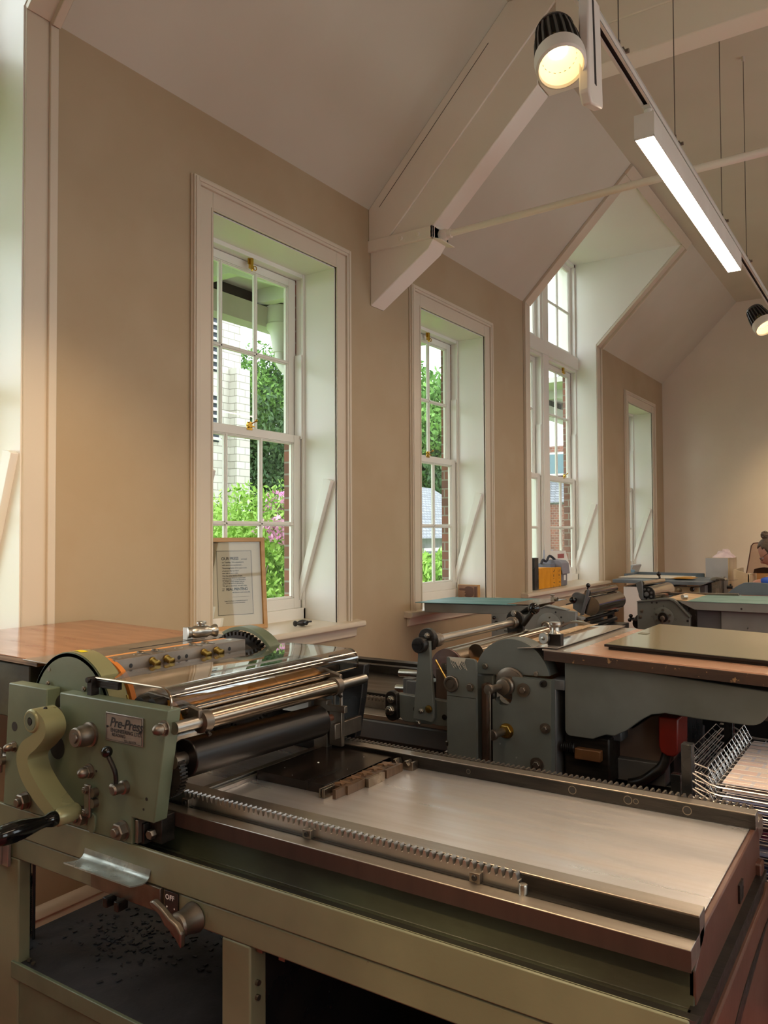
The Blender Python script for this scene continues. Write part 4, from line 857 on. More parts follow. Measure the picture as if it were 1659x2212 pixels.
MB().box(-1.075, -1.069, 2.196, 2.201, .84, 1.075).build('linkage_bar', 'bolt', P2, bevel=.002)
for x, z, r in ((-1.004, 1.070, .017), (-.934, .962, .013), (-.962, .850, .017)):
    mb = MB(); mb.cyl((x, 2.295, z), (x, 2.291, z), r*1.25); nut(mb, (x, 2.291, z), r*.62, .010, stud=False); mb.build('hex_bolt', 'bolt', P2)
mb = MB(); mb.lathe([(.011, 0), (.011, .006), (.006, .007), (.006, .003)], (-.938, 2.295, 1.096), (0, -1, 0), 20); mb.build('socket_screw', 'blackiron', P2)
mb = MB()
for x, z in ((-1.085, .895), (-1.03, .86)): mb.cyl((x, 2.2945, z), (x, 2.294, z), .003, n=8)
mb.build('paint_chip', 'greylt', P2)
# body casting under the feed table, deep with a rounded nose
prof = [(-.885, 1.168), (-.885, .955)]+arc(-.870, .955, .015, 180, 270, 4)+[(-.80, .940), (-.775, .952), (-.76, .958), (-.735, .958), (-.70, .978), (-.66, 1.012), (-.628, 1.033), (-.59, 1.041), (-.50, 1.036)]+[(-.40, 1.035)]+arc(-.372, 1.083, .048, 270, 360, 8)+[(-.322, 1.13)]
MB().prism(prof, 'y', 2.33, 2.96).build('body_casting', 'grey', P2, bevel=.018, segs=4)
MB().prism([(-.80, .965), (-.765, .972), (-.735, .955), (-.735, .925), (-.80, .925)], 'y', 2.40, 2.9).build('body_foot', 'cab', P2, bevel=.006)
MB().box(-.90, -.76, 2.36, 2.95, .80, .94).build('lower_housing', 'blackiron', P2, bevel=.006)
MB().box(-.86, -.78, 2.335, 2.36, .872, .905).build('bronze_block', coat('brown_varnished_block', '#6E4A2C', .4, .2, '#553820', 8), P2, bevel=.003)
mb = MB()
for i in range(7): mb.lathe([(.012, 0), (.016, .003), (.012, .006)], (-.90+.006*i, 2.34, .905), (1, 0, 0), 14)
mb.build('spring', 'blackiron', P2)
M['brownpanel'] = coat('brown_grey_panel', '#7B6A60', .4, .1, '#6B5A50', 4, .4, .6, .03)
MB().prism([(-.79, .60), (-.79, .952), (-.765, .952), (-.72, .955), (-.665, 1.0), (-.60, 1.02), (-.60, .88), (-.655, .81), (-.70, .77), (-.70, .60)], 'y', 2.46, 2.50).build('pedestal_panel', 'brownpanel', P2, bevel=.003)
MB().box(-.79, -.61, 2.50, 2.9, .0, 1.0).build('pedestal', 'black', P2)
MB().tube(spl([(-.72, 2.42, .800), (-.685, 2.42, .812), (-.651, 2.42, .838), (-.622, 2.43, .870), (-.612, 2.44, .92), (-.615, 2.45, .98)], 6), .015, 14).build('ribbed_hose', 'blackiron', P2)
MB().prism([(-.628, .93), (-.622, .912), (-.605, .903), (-.585, .903), (-.574, .912), (-.572, 1.014), (-.628, 1.014)], 'y', 2.40, 2.52).build('red_box', 'redpaint', P2, bevel=.004, label='red enamelled box under the grey casting')
# feed table
def tz(x): return 1.199-(x+.94)*.030
MB().prism([(-.94, tz(-.94)-.004), (-.05, tz(-.05)-.004), (-.05, tz(-.05)-.034), (-.94, tz(-.94)-.034)], 'y', 2.30, 2.985).build('feed_table', 'craft', P2, bevel=.0015)
MB().prism([(-.945, tz(-.945)), (-.855, tz(-.855)), (-.855, tz(-.855)-.004), (-.945, tz(-.945)-.004)], 'y', 2.302, 2.99).build('metal_strip', 'palestrip', P2)
MB().prism([(-.855, tz(-.855)+.0001), (-.05, tz(-.05)+.0001), (-.05, tz(-.05)-.004), (-.855, tz(-.855)-.004)], 'y', 2.303, 2.988).build('veneer_top', 'orangewood', P2)
MB().prism([(-1.03, 1.196), (-.94, 1.2045), (-.90, 1.2045), (-.90, 1.2025), (-.94, 1.2025), (-1.03, 1.194)], 'y', 2.31, 3.0).build('feed_tongue', 'palestrip', P2)
MB().box(-.972, -.964, 2.50, 2.60, 1.2035, 1.2045).build('gauge_slot', 'ink', P2)
mb = MB()
for i in range(9): y = 2.42+i*.065; mb.prism([(-1.045, 1.198), (-1.0, 1.205), (-1.0, 1.207), (-1.045, 1.2)], 'y', y, y+.05)
mb.build('gripper_tabs', 'packing', P2)
mb = MB(); mb.box(-.948, -.905, 2.352, 2.378, 1.2045, 1.240); g = mb.build('side_gauge', 'blackiron', P2, bevel=.001)
mb = MB(); mb.lathe([(.018, 0), (.018, .01), (.016, .012), (.006, .012), (.005, .016), (.0001, .017)], (-.955, 2.352, 1.226), (-.25, -1, 0), 24); mb.lathe([(.019, 0), (.015, .006), (.012, .012), (.012, .02), (.018, .028), (.018, .034), (.0155, .036)], (-.928, 2.365, 1.240), (0, 0, 1), 22); mb.build('gauge_knob', 'nickel', g)
# two framed boards stacked on the table
def board(z0, x0, y0, label):
    t = thing('glazed_board', label, 'board', (-.42, 2.74, z0), 'glazed boards on the grey press table')
    k = .030
    mb = MB()
    def sl(a, b, h0, h1, ya, yb): mb.prism([(a, h0-(a+.79)*k), (b, h0-(b+.79)*k), (b, h1-(b+.79)*k), (a, h1-(a+.79)*k)], 'y', ya, yb)
    sl(x0, -.04, z0, z0+.0075, y0, 3.06); mb.build('edge_frame', flat('black_board_edge', '#17120F', .4), t, bevel=.0008)
    mb = MB(); sl(x0+.004, -.045, z0+.0070, z0+.0088, y0+.004, 3.055); mb.build('cream_face', 'cream', t)
board(1.1945, -.782, 2.43, 'lower of two dark-edged boards stacked on the grey press table')
board(1.2035, -.792, 2.42, 'upper cream glossy board with black edge on the grey press table')
mb = MB(); mb.prism([(-.775, 1.2122), (-.745, 1.2113), (-.745, 1.2121), (-.775, 1.213)], 'y', 2.72, 2.76)
tag(mb.build('paper_scrap', flat('grey_scrap', '#8C8872', .6)), 'small grey scrap lying on the cream glossy board', 'paper scrap')
# ------------------------------------------------------------------ wire drying racks
RK = thing('drying_rack', 'black framed drying rack with silver wire shelves holding prints, at the right edge', 'drying rack', (-.1, 2.33, 0))
for y in (2.05, 2.58):
    MB().box(-.480, -.455, y-.012, y+.018, .10, .985+.05*(y < 2.3)).build('upright', 'black', RK, bevel=.001)
mb = MB(); mb.box(-.52, .55, 2.04, 2.07, .04, .09); mb.box(-.52, .55, 2.57, 2.60, .04, .09); mb.box(-.52, -.48, 2.04, 2.6, .04, .09); mb.box(.5, .55, 2.04, 2.6, .04, .09); mb.build('base', 'black', RK, bevel=.003)
M['wire'] = flat('galvanised_wire', '#C9C4C0', .3, .85)
def shelf(parent, z, tilt=0., mirror=False):
    """one wire shelf: two bent side rails, a raised lattice end and cross wires"""
    s = MB(); x0 = -.468; xs = x0+.052; L = .95; d0, d1 = 2.045, 2.59
    for y in (d0, d1): s.tube([(x0, y, z), (x0+.01, y, z-.004), (xs, y, z-.026), (xs+.02, y, z-.03), (x0+L, y, z-.034)], .0026, 6)
    for y in (d0+.008,): s.tube([(x0+.03, y, z), (xs+.01, y, z-.03)], .0012, 5)
    # raised lattice
    lo, hi = Vector((xs+.012, 0, z-.028)), Vector((xs-.008, 0, z+.010))
    for q in (lo, hi, (lo+hi)/2): s.tube([(q.x, d0+.01, q.z), (q.x, d1-.01, q.z)], .0012, 5)
    n = 14
    for i in range(n):
        y = d0+.02+(d1-d0-.04)*i/(n-1); s.tube([(hi.x, y, hi.z), (lo.x, y, lo.z), (x0+L, y, z-.034)], .0011, 5)
    for i in range(11): x = xs+.05+i*.078; s.tube([(x, d0, z-.0315), (x, d1, z-.0315)], .0013, 5)
    return s.build('wire_shelf', 'wire', parent)
sh = []
for i in range(16): sh.append(shelf(RK, .972-i*.019 if i < 4 else .972-4*.019-(i-4)*.040))
def prints_mat(name, cols, seed):
    m, nt, b = newmat(name); N = nt.nodes; L = nt.links
    tc = N.new('ShaderNodeTexCoord'); br = N.new('ShaderNodeTexBrick'); br.inputs['Scale'].default_value = 9; br.inputs['Row Height'].default_value = .42; br.inputs['Brick Width'].default_value = .6
    br.inputs['Mortar Size'].default_value = .035; br.inputs['Color1'].default_value = rgb(cols[0]); br.inputs['Color2'].default_value = rgb(cols[1]); br.inputs['Mortar'].default_value = rgb(cols[2])
    L.new(tc.outputs['Object'], br.inputs['Vector']); L.new(br.outputs[0], b.inputs['Base Color']); b.inputs['Roughness'].default_value = .5
    return m
pm = [prints_mat('print_peach', ('#E9D8CC', '#E2C6BC', '#D2CBD0'), 1), prints_mat('print_blue', ('#D9DBE6', '#B9BED6', '#8E95B8'), 2), prints_mat('print_navy', ('#3A3F66', '#4A4C72', '#C8CADA'), 3), prints_mat('print_magenta', ('#6A2A4A', '#8A3A5A', '#C8B4C4'), 4)]
names = ['peach and white patterned print on the top wire shelf of the drying rack', 'blue and white patterned print on the second wire shelf', 'pale print on the third wire shelf', 'print on the fourth wire shelf of the drying rack']
for i in range(16):
    z = (.972-i*.019 if i < 4 else .972-4*.019-(i-4)*.040)-.0295
    m = pm[0] if i in (0, 1) else pm[1] if i in (2, 3, 6) else pm[3] if i in (5, 12) else pm[2]
    lab = names[i] if i < 4 else 'printed sheet edge on wire shelf number %s from the top of the drying rack' % ('five six seven eight nine ten eleven twelve thirteen fourteen fifteen sixteen'.split()[i-4])
    tag(MB().box(-.395, .40, 2.08, 2.55, z, z+.0012).build('printed_sheet', m), lab, 'print', 'prints on the drying rack')
# second rack behind with folded shelves
RB = thing('drying_rack', 'second drying rack with folded wire shelves below the grey casting', 'drying rack', (-.52, 2.85, 0))
for x, y, zt_ in ((-.535, 2.25, .90), (-.512, 2.78, .93)): MB().box(x-.02, x+.005, y-.01, y+.016, .1, zt_).build('upright', 'black', RB, bevel=.001)
MB().box(-.60, -.25, 2.70, 2.76, .06, .12).build('base', 'black', RB)
for i in range(7):
    z = .925-i*.022; s = MB()
    for y in (2.30, 2.74): s.tube([(-.52, y, z), (-.475, y, z-.012), (-.452, y, z-.020)], .0024, 6)
    for j in range(8): y = 2.30+j*.063; s.tube([(-.535, y, z+.012), (-.515, y, z-.006), (-.50, y, z+.016)], .0012, 5)
    s.tube([(-.52, 2.30, z), (-.52, 2.74, z)], .0014, 5); s.tube([(-.50, 2.30, z+.016), (-.50, 2.74, z+.016)], .0012, 5); s.tube([(-.535, 2.30, z+.012), (-.535, 2.74, z+.012)], .0012, 5)
    s.build('wire_shelf', 'wire', RB)
MB().box(-.78, -.30, 2.98, 3.6, 0, .914).build('dark_backing_block', 'black', RB); mb = MB(); mb.box(-.78, -.30, 2.97, 3.6, .915, .935); tag(mb.build('dark_print', coat('dark_sepia_print', '#3A332C', .6, 0, '#6A5B4C', 9, .4, .6), ), 'dark print lying on a shelf beyond the red box', 'print')  # black block under the print added to darken the brightly lit floor area
# ================================================================== PRESSES 3 AND 4 (grey cylinder presses further back)
class XMB(MB):
    """mesh builder that works in a machine's own drawing units and places it in the room"""
    ref = Vector((0, 0, 0)); k = 1.; new = Vector((0, 0, 0))
    def build(s, *a, **kw):
        s.v = [tuple(s.new+(Vector(v)-s.ref)*s.k) for v in s.v]; return MB.build(s, *a, **kw)
def placed(ref, k, new):
    return type('PM', (XMB,), {'ref': Vector(ref), 'k': k, 'new': Vector(new)})
def ballknob(B, c, r, parent, name='ball_knob'): return B().ball(c, r, 18).build(name, 'blackgloss', parent)
# ---- press 3
B = placed((-1.7, 3.6, 1.2), 1.222, (-2.077, 4.4, 1.122)); FZ = 1.2-1.122/1.222
P3 = thing('proof_press', 'light grey proof press with teal mat on its feed table, under the second window', 'printing press', (-1.9, 4.6, 0))
B().prism([(-2.13, 1.192), (-1.60, 1.203), (-1.545, 1.203), (-1.60, 1.166), (-1.745, 1.153), (-2.128, 1.145)], 'y', 3.6, 3.98).build('feed_tray', 'greylt', P3, bevel=.003)
B().prism([(-2.175, 1.1925), (-1.61, 1.2045), (-1.61, 1.207), (-2.175, 1.195)], 'y', 3.585, 3.995).build('teal_mat', 'teal', P3)
B().prism([(-1.66, 1.207), (-1.50, 1.211), (-1.50, 1.209), (-1.66, 1.205)], 'y', 3.60, 3.99).build('feed_plate', 'tablesteel', P3)
B().box(-1.744, -1.56, 3.60, 3.97, FZ, 1.160).build('cabinet', 'greylt', P3, bevel=.002)
B().prism([(-1.575, FZ), (-1.575, 1.105), (-1.52, 1.165)]+arc(-1.465, 1.145, .058, 155, 80, 8)+[(-1.355, 1.190), (-1.307, 1.187), (-1.307, FZ)], 'y', 3.59, 3.62).build('near_side_plate', 'greylt', P3, bevel=.003)
B().prism([(-1.50, 1.185), (-1.454, 1.204), (-1.352, 1.190), (-1.352, 1.193), (-1.454, 1.211), (-1.505, 1.188)], 'y', 3.586, 3.64).build('top_flange', 'greylt', P3, bevel=.002)
B().prism([(-1.50, 1.185), (-1.454, 1.204), (-1.31, 1.18), (-1.31, .9), (-1.50, .9)], 'y', 3.97, 4.0).build('far_side_plate', 'cab', P3, bevel=.003)
B().cyl((-1.44, 3.625, 1.12), (-1.44, 3.97, 1.12), .072, n=48).build('impression_cylinder', 'packing', P3)
mb = B(); mb.lathe([(.058, 0), (.058, .003), (.056, .004)], (-1.439, 3.59, 1.118), (0, -1, 0), 48); mb.build('dial_disc', 'greylt', P3)
mb = B(); mb.lathe([(.026, 0), (.026, .02), (.022, .024), (.020, .024), (.019, .018), (.012, .018), (.009, .024), (.0001, .024)], (-1.448, 3.586, 1.112), (0, -1, 0), 30); mb.build('hub', 'nickel', P3)
mb = B(); mb.cyl((-1.449, 3.5615, 1.112), (-1.449, 3.561, 1.112), .006); mb.build('hub_bore', 'ink', P3)
for x, z in ((-1.435, 1.155), (-1.37, 1.135)):
    mb = B(); nut(mb, (x, 3.59, z), .005, .005, stud=False); mb.build('plate_bolt', 'bolt', P3)
mb = B(); nut(mb, (-1.328, 3.59, 1.140), .009, .006, stud=False); mb.build('plate_bolt', 'bolt', P3)
mb = B()
for x, z in ((-1.405, 1.180), (-1.378, 1.158), (-1.720, 1.20-.09)): mb.cyl((x, 3.5895, z), (x, 3.589, z), .0045, n=12)
mb.build('plate_hole', 'ink', P3)
# inking unit
B().cyl((-1.262, 3.66, 1.210), (-1.262, 4.07, 1.210), .044, n=48).build('ink_drum', 'drum', P3)
B().cyl((-1.272, 3.655, 1.271), (-1.272, 4.07, 1.271), .016, n=30).build('rider_roller', 'drum', P3)
B().cyl((-1.285, 3.66, 1.145), (-1.285, 4.07, 1.145), .010, n=20).build('distributor_roller', 'rubber', P3)
B().cyl((-1.272, 3.66, 1.115), (-1.272, 4.07, 1.115), .011, n=20).build('forme_roller', 'rubber', P3)
B().prism([(-1.304, 1.168), (-1.268, 1.290), (-1.258, 1.288), (-1.262, 1.265), (-1.288, 1.168)], 'y', 3.635, 3.65).build('lift_arm', 'cab', P3, bevel=.003)
B().prism([(-1.345, 1.195), (-1.345, 1.235)]+arc(-1.325, 1.245, .028, 150, 60, 6)+[(-1.285, 1.262), (-1.262, 1.25), (-1.30, 1.168)], 'y', 3.655, 3.668).build('roller_bracket', 'cab', P3, bevel=.003)
B().prism([(-1.307, 1.166), (-1.285, 1.157), (-1.285, 1.147), (-1.307, 1.152)], 'y', 3.60, 3.66).build('roller_foot', 'greylt', P3, bevel=.002)
B().prism([(-1.315, 1.05), (-1.315, 1.265), (-1.302, 1.285), (-1.275, 1.275), (-1.285, 1.23), (-1.275, 1.16), (-1.262, 1.16), (-1.262, 1.15), (-1.285, 1.145), (-1.285, 1.05)], 'y', 4.07, 4.10).build('far_bracket', 'black', P3, bevel=.004)
B().prism([(-1.31, FZ), (-1.31, 1.10), (-1.20, 1.10), (-1.20, FZ)], 'y', 3.66, 4.06).build('machine_bed', 'black', P3, bevel=.004)
B().cyl((-1.268, 3.64, 1.29), (-1.265, 3.64, 1.302), .0035, n=10).build('knob_stem', 'blackiron', P3)
ballknob(B, (-1.264, 3.64, 1.308), .0105, P3); 
B().lathe([(.008, 0), (.010, .02)], (-1.33, 3.66, 1.238), (-.3, -1, 0), 12).build('knob_stem', 'blackiron', P3); ballknob(B, (-1.334, 3.628, 1.238), .017, P3)
for x, z in ((-1.725, 1.138), (-1.713, 1.114)): ballknob(B, (x, 3.59, z), .009, P3, 'control_knob')
mb = B(); mb.box(-1.675, -1.655, 3.5985, 3.5995, 1.073, 1.078); mb.cyl((-1.715, 3.5995, 1.075), (-1.715, 3.5985, 1.075), .003); mb.build('vent_slot', 'ink', P3)
g = B(); g.box(-1.548, -1.528, 3.885, 3.905, 1.206, 1.226); g.cyl((-1.530, 3.895, 1.218), (-1.512, 3.89, 1.218), .009); g.lathe([(.006, 0), (.006, .006), (.012, .009), (.012, .013)], (-1.540, 3.895, 1.226), (0, 0, 1), 16); g.build('side_gauge', 'nickel', P3, bevel=.001)
# steel hoop of the nearer grey press showing above its cylinder
mb = MB(); mb.prism(arc(-1.09, 1.09, .120, 55, 125, 16)+arc(-1.09, 1.09, .112, 125, 55, 16), 'y', 3.0, 3.03); mb.build('far_cover_rim', 'nickel', P2)
# ---- press 4
B = placed((-1.0, 4.2, 1.2), 1.25, (-1.25, 5.25, 1.1125)); FZ = 1.2-1.1125/1.25
P4 = thing('proof_press', 'dark grey proof press with green mat and round dial, right of the tall window', 'printing press', (-1.2, 5.5, 0))
side = [(-1.197, FZ), (-1.197, 1.192), (-1.072, 1.207), (-1.035, 1.210)]+[(-1.012, 1.203), (-.998, 1.190), (-.936, 1.124), (-.936, FZ)]
B().prism(side, 'y', 4.2, 4.225).build('near_side_plate', 'grey', P4, bevel=.002)
B().prism([(-1.197, 1.192), (-1.072, 1.207), (-1.035, 1.210), (-1.012, 1.203), (-.998, 1.190), (-.936, 1.124), (-.934, 1.131), (-.993, 1.200), (-1.010, 1.212), (-1.034, 1.218), (-1.073, 1.217), (-1.198, 1.198)], 'y', 4.192, 4.24).build('top_flange', 'grey', P4, bevel=.0015)
mb = B(); mb.lathe([(.050, 0), (.050, .002), (.048, .003)], (-1.066, 4.2, 1.121), (0, -1, 0), 48); D = mb.build('dial_disc', 'grey', P4)
mb = B(); mb.lathe([(.026, 0), (.026, .004), (.022, .006), (.022, .003)], (-1.066, 4.197, 1.121), (0, -1, 0), 36); mb.build('dial_ring', 'blackiron', D)
mb = B(); mb.lathe([(.012, 0), (.012, .014), (.008, .016)], (-1.066, 4.195, 1.117), (0, -1, 0), 16); mb.box(-1.069, -1.061, 4.175, 4.18, 1.075, 1.118); mb.build('shaft_square', 'bolt', D)
mb = B()
for a in (20, 90, 160, 330, 210): mb.cyl((-1.066+.036*math.cos(R(a)), 4.197, 1.121+.036*math.sin(R(a))), (-1.066+.036*math.cos(R(a)), 4.192, 1.121+.036*math.sin(R(a))), .006, n=12)
mb.build('dial_screw', 'bolt', D)
mb = B()
for i, t_ in enumerate(('|', '*')): puttext(mb, t_, .016, ((-1.068, 4.1995, 1.172), (-1.113, 4.1995, 1.152))[i], (1, 0, 0), (0, 0, 1), offset=.0005)
mb.lathe([(.0045, 0), (.0045, .0005), (.0035, .0005), (.0035, 0)], (-1.006, 4.2, 1.113), (0, -1, 0), 16, cap=False); mb.lathe([(.0045, 0), (.0045, .0005), (.0035, .0005), (.0035, 0)], (-1.122, 4.2, 1.121), (0, -1, 0), 16, cap=False)
mb.build('dial_marks', 'ink', P4)
for x, z in ((-1.174, 1.148), (-1.182, 1.116)):
    mb = B(); nut(mb, (x, 4.2, z), .008, .006, stud=False); mb.build('plate_bolt', 'bolt', P4)
for x, z, r in ((-.947, 1.108, .006), (-1.122, 1.192, .005), (-1.098, 1.193, .005)): B().cyl((x, 4.1995, z), (x, 4.199, z), r, n=14).build('plate_hole', 'ink', P4)
B().prism([(-.990, 1.205), (-.50, 1.2075), (-.50, 1.165), (-.914, 1.166)], 'y', 4.2, 4.72).build('feed_tray', 'greylt', P4, bevel=.0015)
B().prism([(-.95, 1.2055), (-.50, 1.208), (-.50, 1.2105), (-.95, 1.208)], 'y', 4.198, 4.70).build('green_mat', 'tealgreen', P4)
B().prism([(-1.06, 1.215), (-.95, 1.208), (-.95, 1.2055), (-1.06, 1.212)], 'y', 4.22, 4.68).build('feed_plate', 'packing', P4)
B().box(-.912, -.794, 4.25, 4.66, FZ, 1.160).build('cabinet', 'cab', P4, bevel=.002)
B().box(-.795, -.50, 4.235, 4.67, FZ, 1.162).build('cabinet', 'greylt', P4, bevel=.002)
mb = B(); mb.cyl((-.696, 4.2, 1.18), (-.696, 4.1995, 1.18), .005, n=14); mb.build('tray_hole', 'ink', P4)
mb = B(); mb.cyl((-.674, 4.235, 1.085), (-.674, 4.233, 1.085), .003, n=10); mb.build('panel_screw', 'nickel', P4)
B().prism([(-1.197, FZ), (-1.197, 1.18), (-.95, 1.18), (-.95, FZ)], 'y', 4.225, 4.68).build('machine_bed', 'black', P4)
B().prism([(-1.18, 1.200), (-1.157, 1.214), (-.785, 1.222), (-.785, 1.206), (-1.0, 1.200)], 'y', 4.66, 4.685).build('guide_bar', 'tablesteel', P4, bevel=.002)
B().prism([(-1.06, 1.211), (-.95, 1.2125), (-.95, 1.2095), (-1.06, 1.208)], 'y', 4.6595, 4.66).build('bar_slot', 'ink', P4)
g = B(); g.lathe([(.012, 0), (.012, .016), (.009, .018), (.009, .03)], (-.985, 4.26, 1.2235), (.5, .7, 0), 16); g.box(-.985, -.965, 4.28, 4.30, 1.209, 1.226); g.lathe([(.006, 0), (.011, .006), (.011, .009)], (-.975, 4.29, 1.226), (0, 0, 1), 14); g.build('side_gauge', 'nickel', P4, bevel=.001)
B().cyl((-1.172, 4.30, 1.228), (-1.180, 4.76, 1.228), .038, n=48).build('ink_drum', 'drum', P4)
dr = B(); dr.cyl((-1.172, 4.285, 1.228), (-1.172, 4.299, 1.228), .042, n=36); dr.build('drum_end', 'black', P4)
mb = B()
for a in range(0, 360, 45): mb.cyl((-1.172+.027*math.cos(R(a+20)), 4.2848, 1.228+.027*math.sin(R(a+20))), (-1.172+.027*math.cos(R(a+20)), 4.284, 1.228+.027*math.sin(R(a+20))), .006, n=12)
mb.lathe([(.012, 0), (.012, .008), (.007, .01)], (-1.172, 4.284, 1.228), (0, -1, 0), 14); mb.build('drum_holes', 'cab', dr if False else P4)
B().cyl((-1.190, 4.27, 1.286), (-1.205, 4.76, 1.278), .0115, n=24).build('rider_roller', 'drum', P4)
B().prism([(-1.183, 1.200), (-1.200, 1.205), (-1.222, 1.290), (-1.190, 1.300), (-1.186, 1.275)], 'y', 4.258, 4.272).build('lift_arm', 'cab', P4, bevel=.003)
B().cyl((-1.218, 4.75, 1.27), (-1.226, 4.75, 1.308), .006, n=10).build('knob_stem', 'blackiron', P4); ballknob(B, (-1.228, 4.75, 1.314), .013, P4); ballknob(B, (-1.213, 4.75, 1.276), .013, P4)
# small knobs of the inking unit low at the left end
B().cyl((-1.225, 4.3, 1.07), (-1.20, 4.6, 1.07), .028, n=30).build('forme_roller', 'rubber', P4)
for x, z in ((-1.252, 1.112), (-1.258, 1.09), (-1.205, 1.112), (-1.210, 1.09)): ballknob(B, (x, 4.27, z), .0105, P4)
mb = B(); mb.cyl((-1.258, 4.27, 1.098), (-1.205, 4.27, 1.098), .006, n=12); mb.box(-1.242, -1.225, 4.262, 4.276, 1.085, 1.102); mb.build('knob_yoke', 'black', P4)
B().prism([(-1.215, 1.118), (-1.197, 1.128), (-1.197, 1.09), (-1.235, 1.09)], 'y', 4.24, 4.29).build('end_fairing', 'cab', P4, bevel=.004)
# ---- bench press / table by the end wall
B = placed((-1.8, 6.8, 1.15), 1.2, (-2.16, 8.16, 1.07)); FZ = 1.15-1.07/1.2
BN = thing('press_table', 'blue-grey topped table with raised back rail near the end wall', 'work table', (-2.0, 8.3, 0))
mb = B().prism([(-2.083, 1.168), (-1.38, 1.164), (-1.345, 1.164), (-1.355, 1.150), (-1.405, 1.138), (-2.083, 1.140)], 'y', 6.6, 7.4); mb.build('table_top', 'bluegrey', BN, bevel=.002)
B().prism([(-2.135, 1.15), (-2.135, 1.192), (-2.13, 1.196)]+arc(-1.532, 1.186, .010, 90, 0, 4)+[(-1.522, 1.15)], 'y', 7.39, 7.42).build('back_rail', 'bluegrey', BN, bevel=.001)
B().box(-2.135, -2.10, 7.1, 7.39, 1.166, 1.192).build('side_rail', 'bluegrey', BN)
mb = B(); mb.box(-1.62, -1.412, 6.68, 7.2, FZ, 1.118); cabn = mb.build('control_cabinet', 'cream', BN, bevel=.003)
B().box(-1.645, -1.622, 6.66, 7.2, FZ, 1.125).build('cabinet_post', 'bluegrey', BN, bevel=.002)
B().box(-1.412, -1.375, 6.70, 7.3, FZ, 1.130).build('cabinet_post', 'cab', BN, bevel=.002)
B().prism([(-1.405, 1.135), (-1.345, 1.150), (-1.345, FZ), (-1.375, FZ)], 'y', 6.8, 7.3).build('end_box', 'black', BN)
k = B().lathe([(.008, 0), (.012, .006), (.018, .012), (.018, .02), (.012, .028)], (-1.465, 6.68, 1.102), (0, -1, 0), 16).build('star_knob', 'blackgloss', cabn)
B().lathe([(.022, 0), (.02, .01), (.0001, .012)], (-1.568, 6.68, 1.088), (0, -1, 0), 20).build('dial', 'chrome', cabn)
B().box(-1.503, -1.412, 6.655, 6.67, 1.126, 1.136).build('drawer_handle', 'chrome', BN, bevel=.001)
MB().box(-2.40, -2.14, 7.95, 8.7, 0, 1.02).build('white_cabinet', 'white', BN, bevel=.003)
mb = B(); vsr = [(-2.108, 6.85, 1.1705), (-1.60, 6.9, 1.1705), (-1.56, 7.25, 1.1715), (-2.09, 7.3, 1.172)]
mb.add(vsr+[(a, b, c+.006) for a, b, c in vsr], [(0, 1, 2, 3), (4, 5, 6, 7), (0, 1, 5, 4), (1, 2, 6, 5), (2, 3, 7, 6), (3, 0, 4, 7)])
tag(mb.build('paper_sheets', 'offwhite'), 'stack of cream paper sheets on the blue-grey table', 'paper')
mb = B(); mb.prism([(-1.66, 1.1775), (-1.60, 1.185), (-1.55, 1.186), (-1.49, 1.179), (-1.49, 1.177), (-1.66, 1.1765)], 'y', 6.80, 7.0); tag(mb.build('curled_sheet', flat('amber_sheet', '#C48A2E', .5)), 'curled amber sheet on the edge of the cream paper stack', 'paper')
t = thing('metal_fixture', 'small silver toothed fixture on the right end of the blue-grey table', 'press fitting', tuple(Vector((-2.16, 8.16, 1.07))+(Vector((-1.31, 6.9, 1.1665))-Vector((-1.8, 6.8, 1.15)))*1.2))
mb = B(); mb.prism([(-1.372, 1.1665), (-1.372, 1.18), (-1.355, 1.190), (-1.32, 1.192), (-1.27, 1.185), (-1.255, 1.175), (-1.255, 1.1665)], 'y', 6.88, 6.97); mb.build('body', 'nickel', t, bevel=.002)
mb = B()
for i in range(7): mb.box(-1.325+i*.010, -1.320+i*.010, 6.865, 6.88, 1.1665, 1.178)
mb.build('comb_teeth', 'bolt', t)
mb = B(); mb.lathe([(.006, 0), (.010, .008), (.010, .014)], (-1.275, 6.92, 1.184), (0, 0, 1), 14); mb.build('knob', 'nickel', t)
mb = B(); mb.prism([(-1.38, 1.1645), (-1.19, 1.1675), (-1.19, 1.166), (-1.38, 1.163)], 'y', 6.86, 7.05); mb.build('base_strip', 'tablesteel', t)
# ---- cabinet, crates, acrylic guard, cloth
t = thing('storage_cabinet', 'tall grey-faced wooden cabinet standing before the end wall', 'cabinet', (-1.66, 8.95, 0))
MB().box(-1.795, -1.572, 8.8, 9.25, 0, 1.292).build('carcass', 'chipply', t, bevel=.002); MB().box(-1.795, -1.578, 8.79, 8.80, .02, 1.29).build('front_panel', 'greyface', t, bevel=.001)
mb = MB(); rn = random.Random(2); 
n1, n2 = 14, 9; vs = []
for j in range(n2):
    for i in range(n1):
        u, v_ = i/(n1-1), j/(n2-1); hgt = .085*math.sin(math.pi*u)**.8*math.sin(math.pi*v_)**.6
        vs.append((-1.74+.20*u+rn.uniform(-.008, .008), 8.83+.26*v_, 1.2935+hgt*rn.uniform(.65, 1.15)))
mb.add(vs, [(j*n1+i, j*n1+i+1, (j+1)*n1+i+1, (j+1)*n1+i) for j in range(n2-1) for i in range(n1-1)])
tag(mb.build('crumpled_cloth', coat('pinkish_white_cloth', '#E8D4D4', .7, 0, '#D9C2C4', 8), angle=60), 'crumpled white cloth lying on top of the tall grey cabinet', 'cloth')
t = thing('wooden_bin', 'open pale plywood bin right of the tall grey cabinet', 'wooden box', (-1.33, 8.4, 0))
mb = MB(); mb.box(-1.475, -1.455, 8.5, 8.95, 0, 1.19); mb.build('side_board', 'chipply', t)
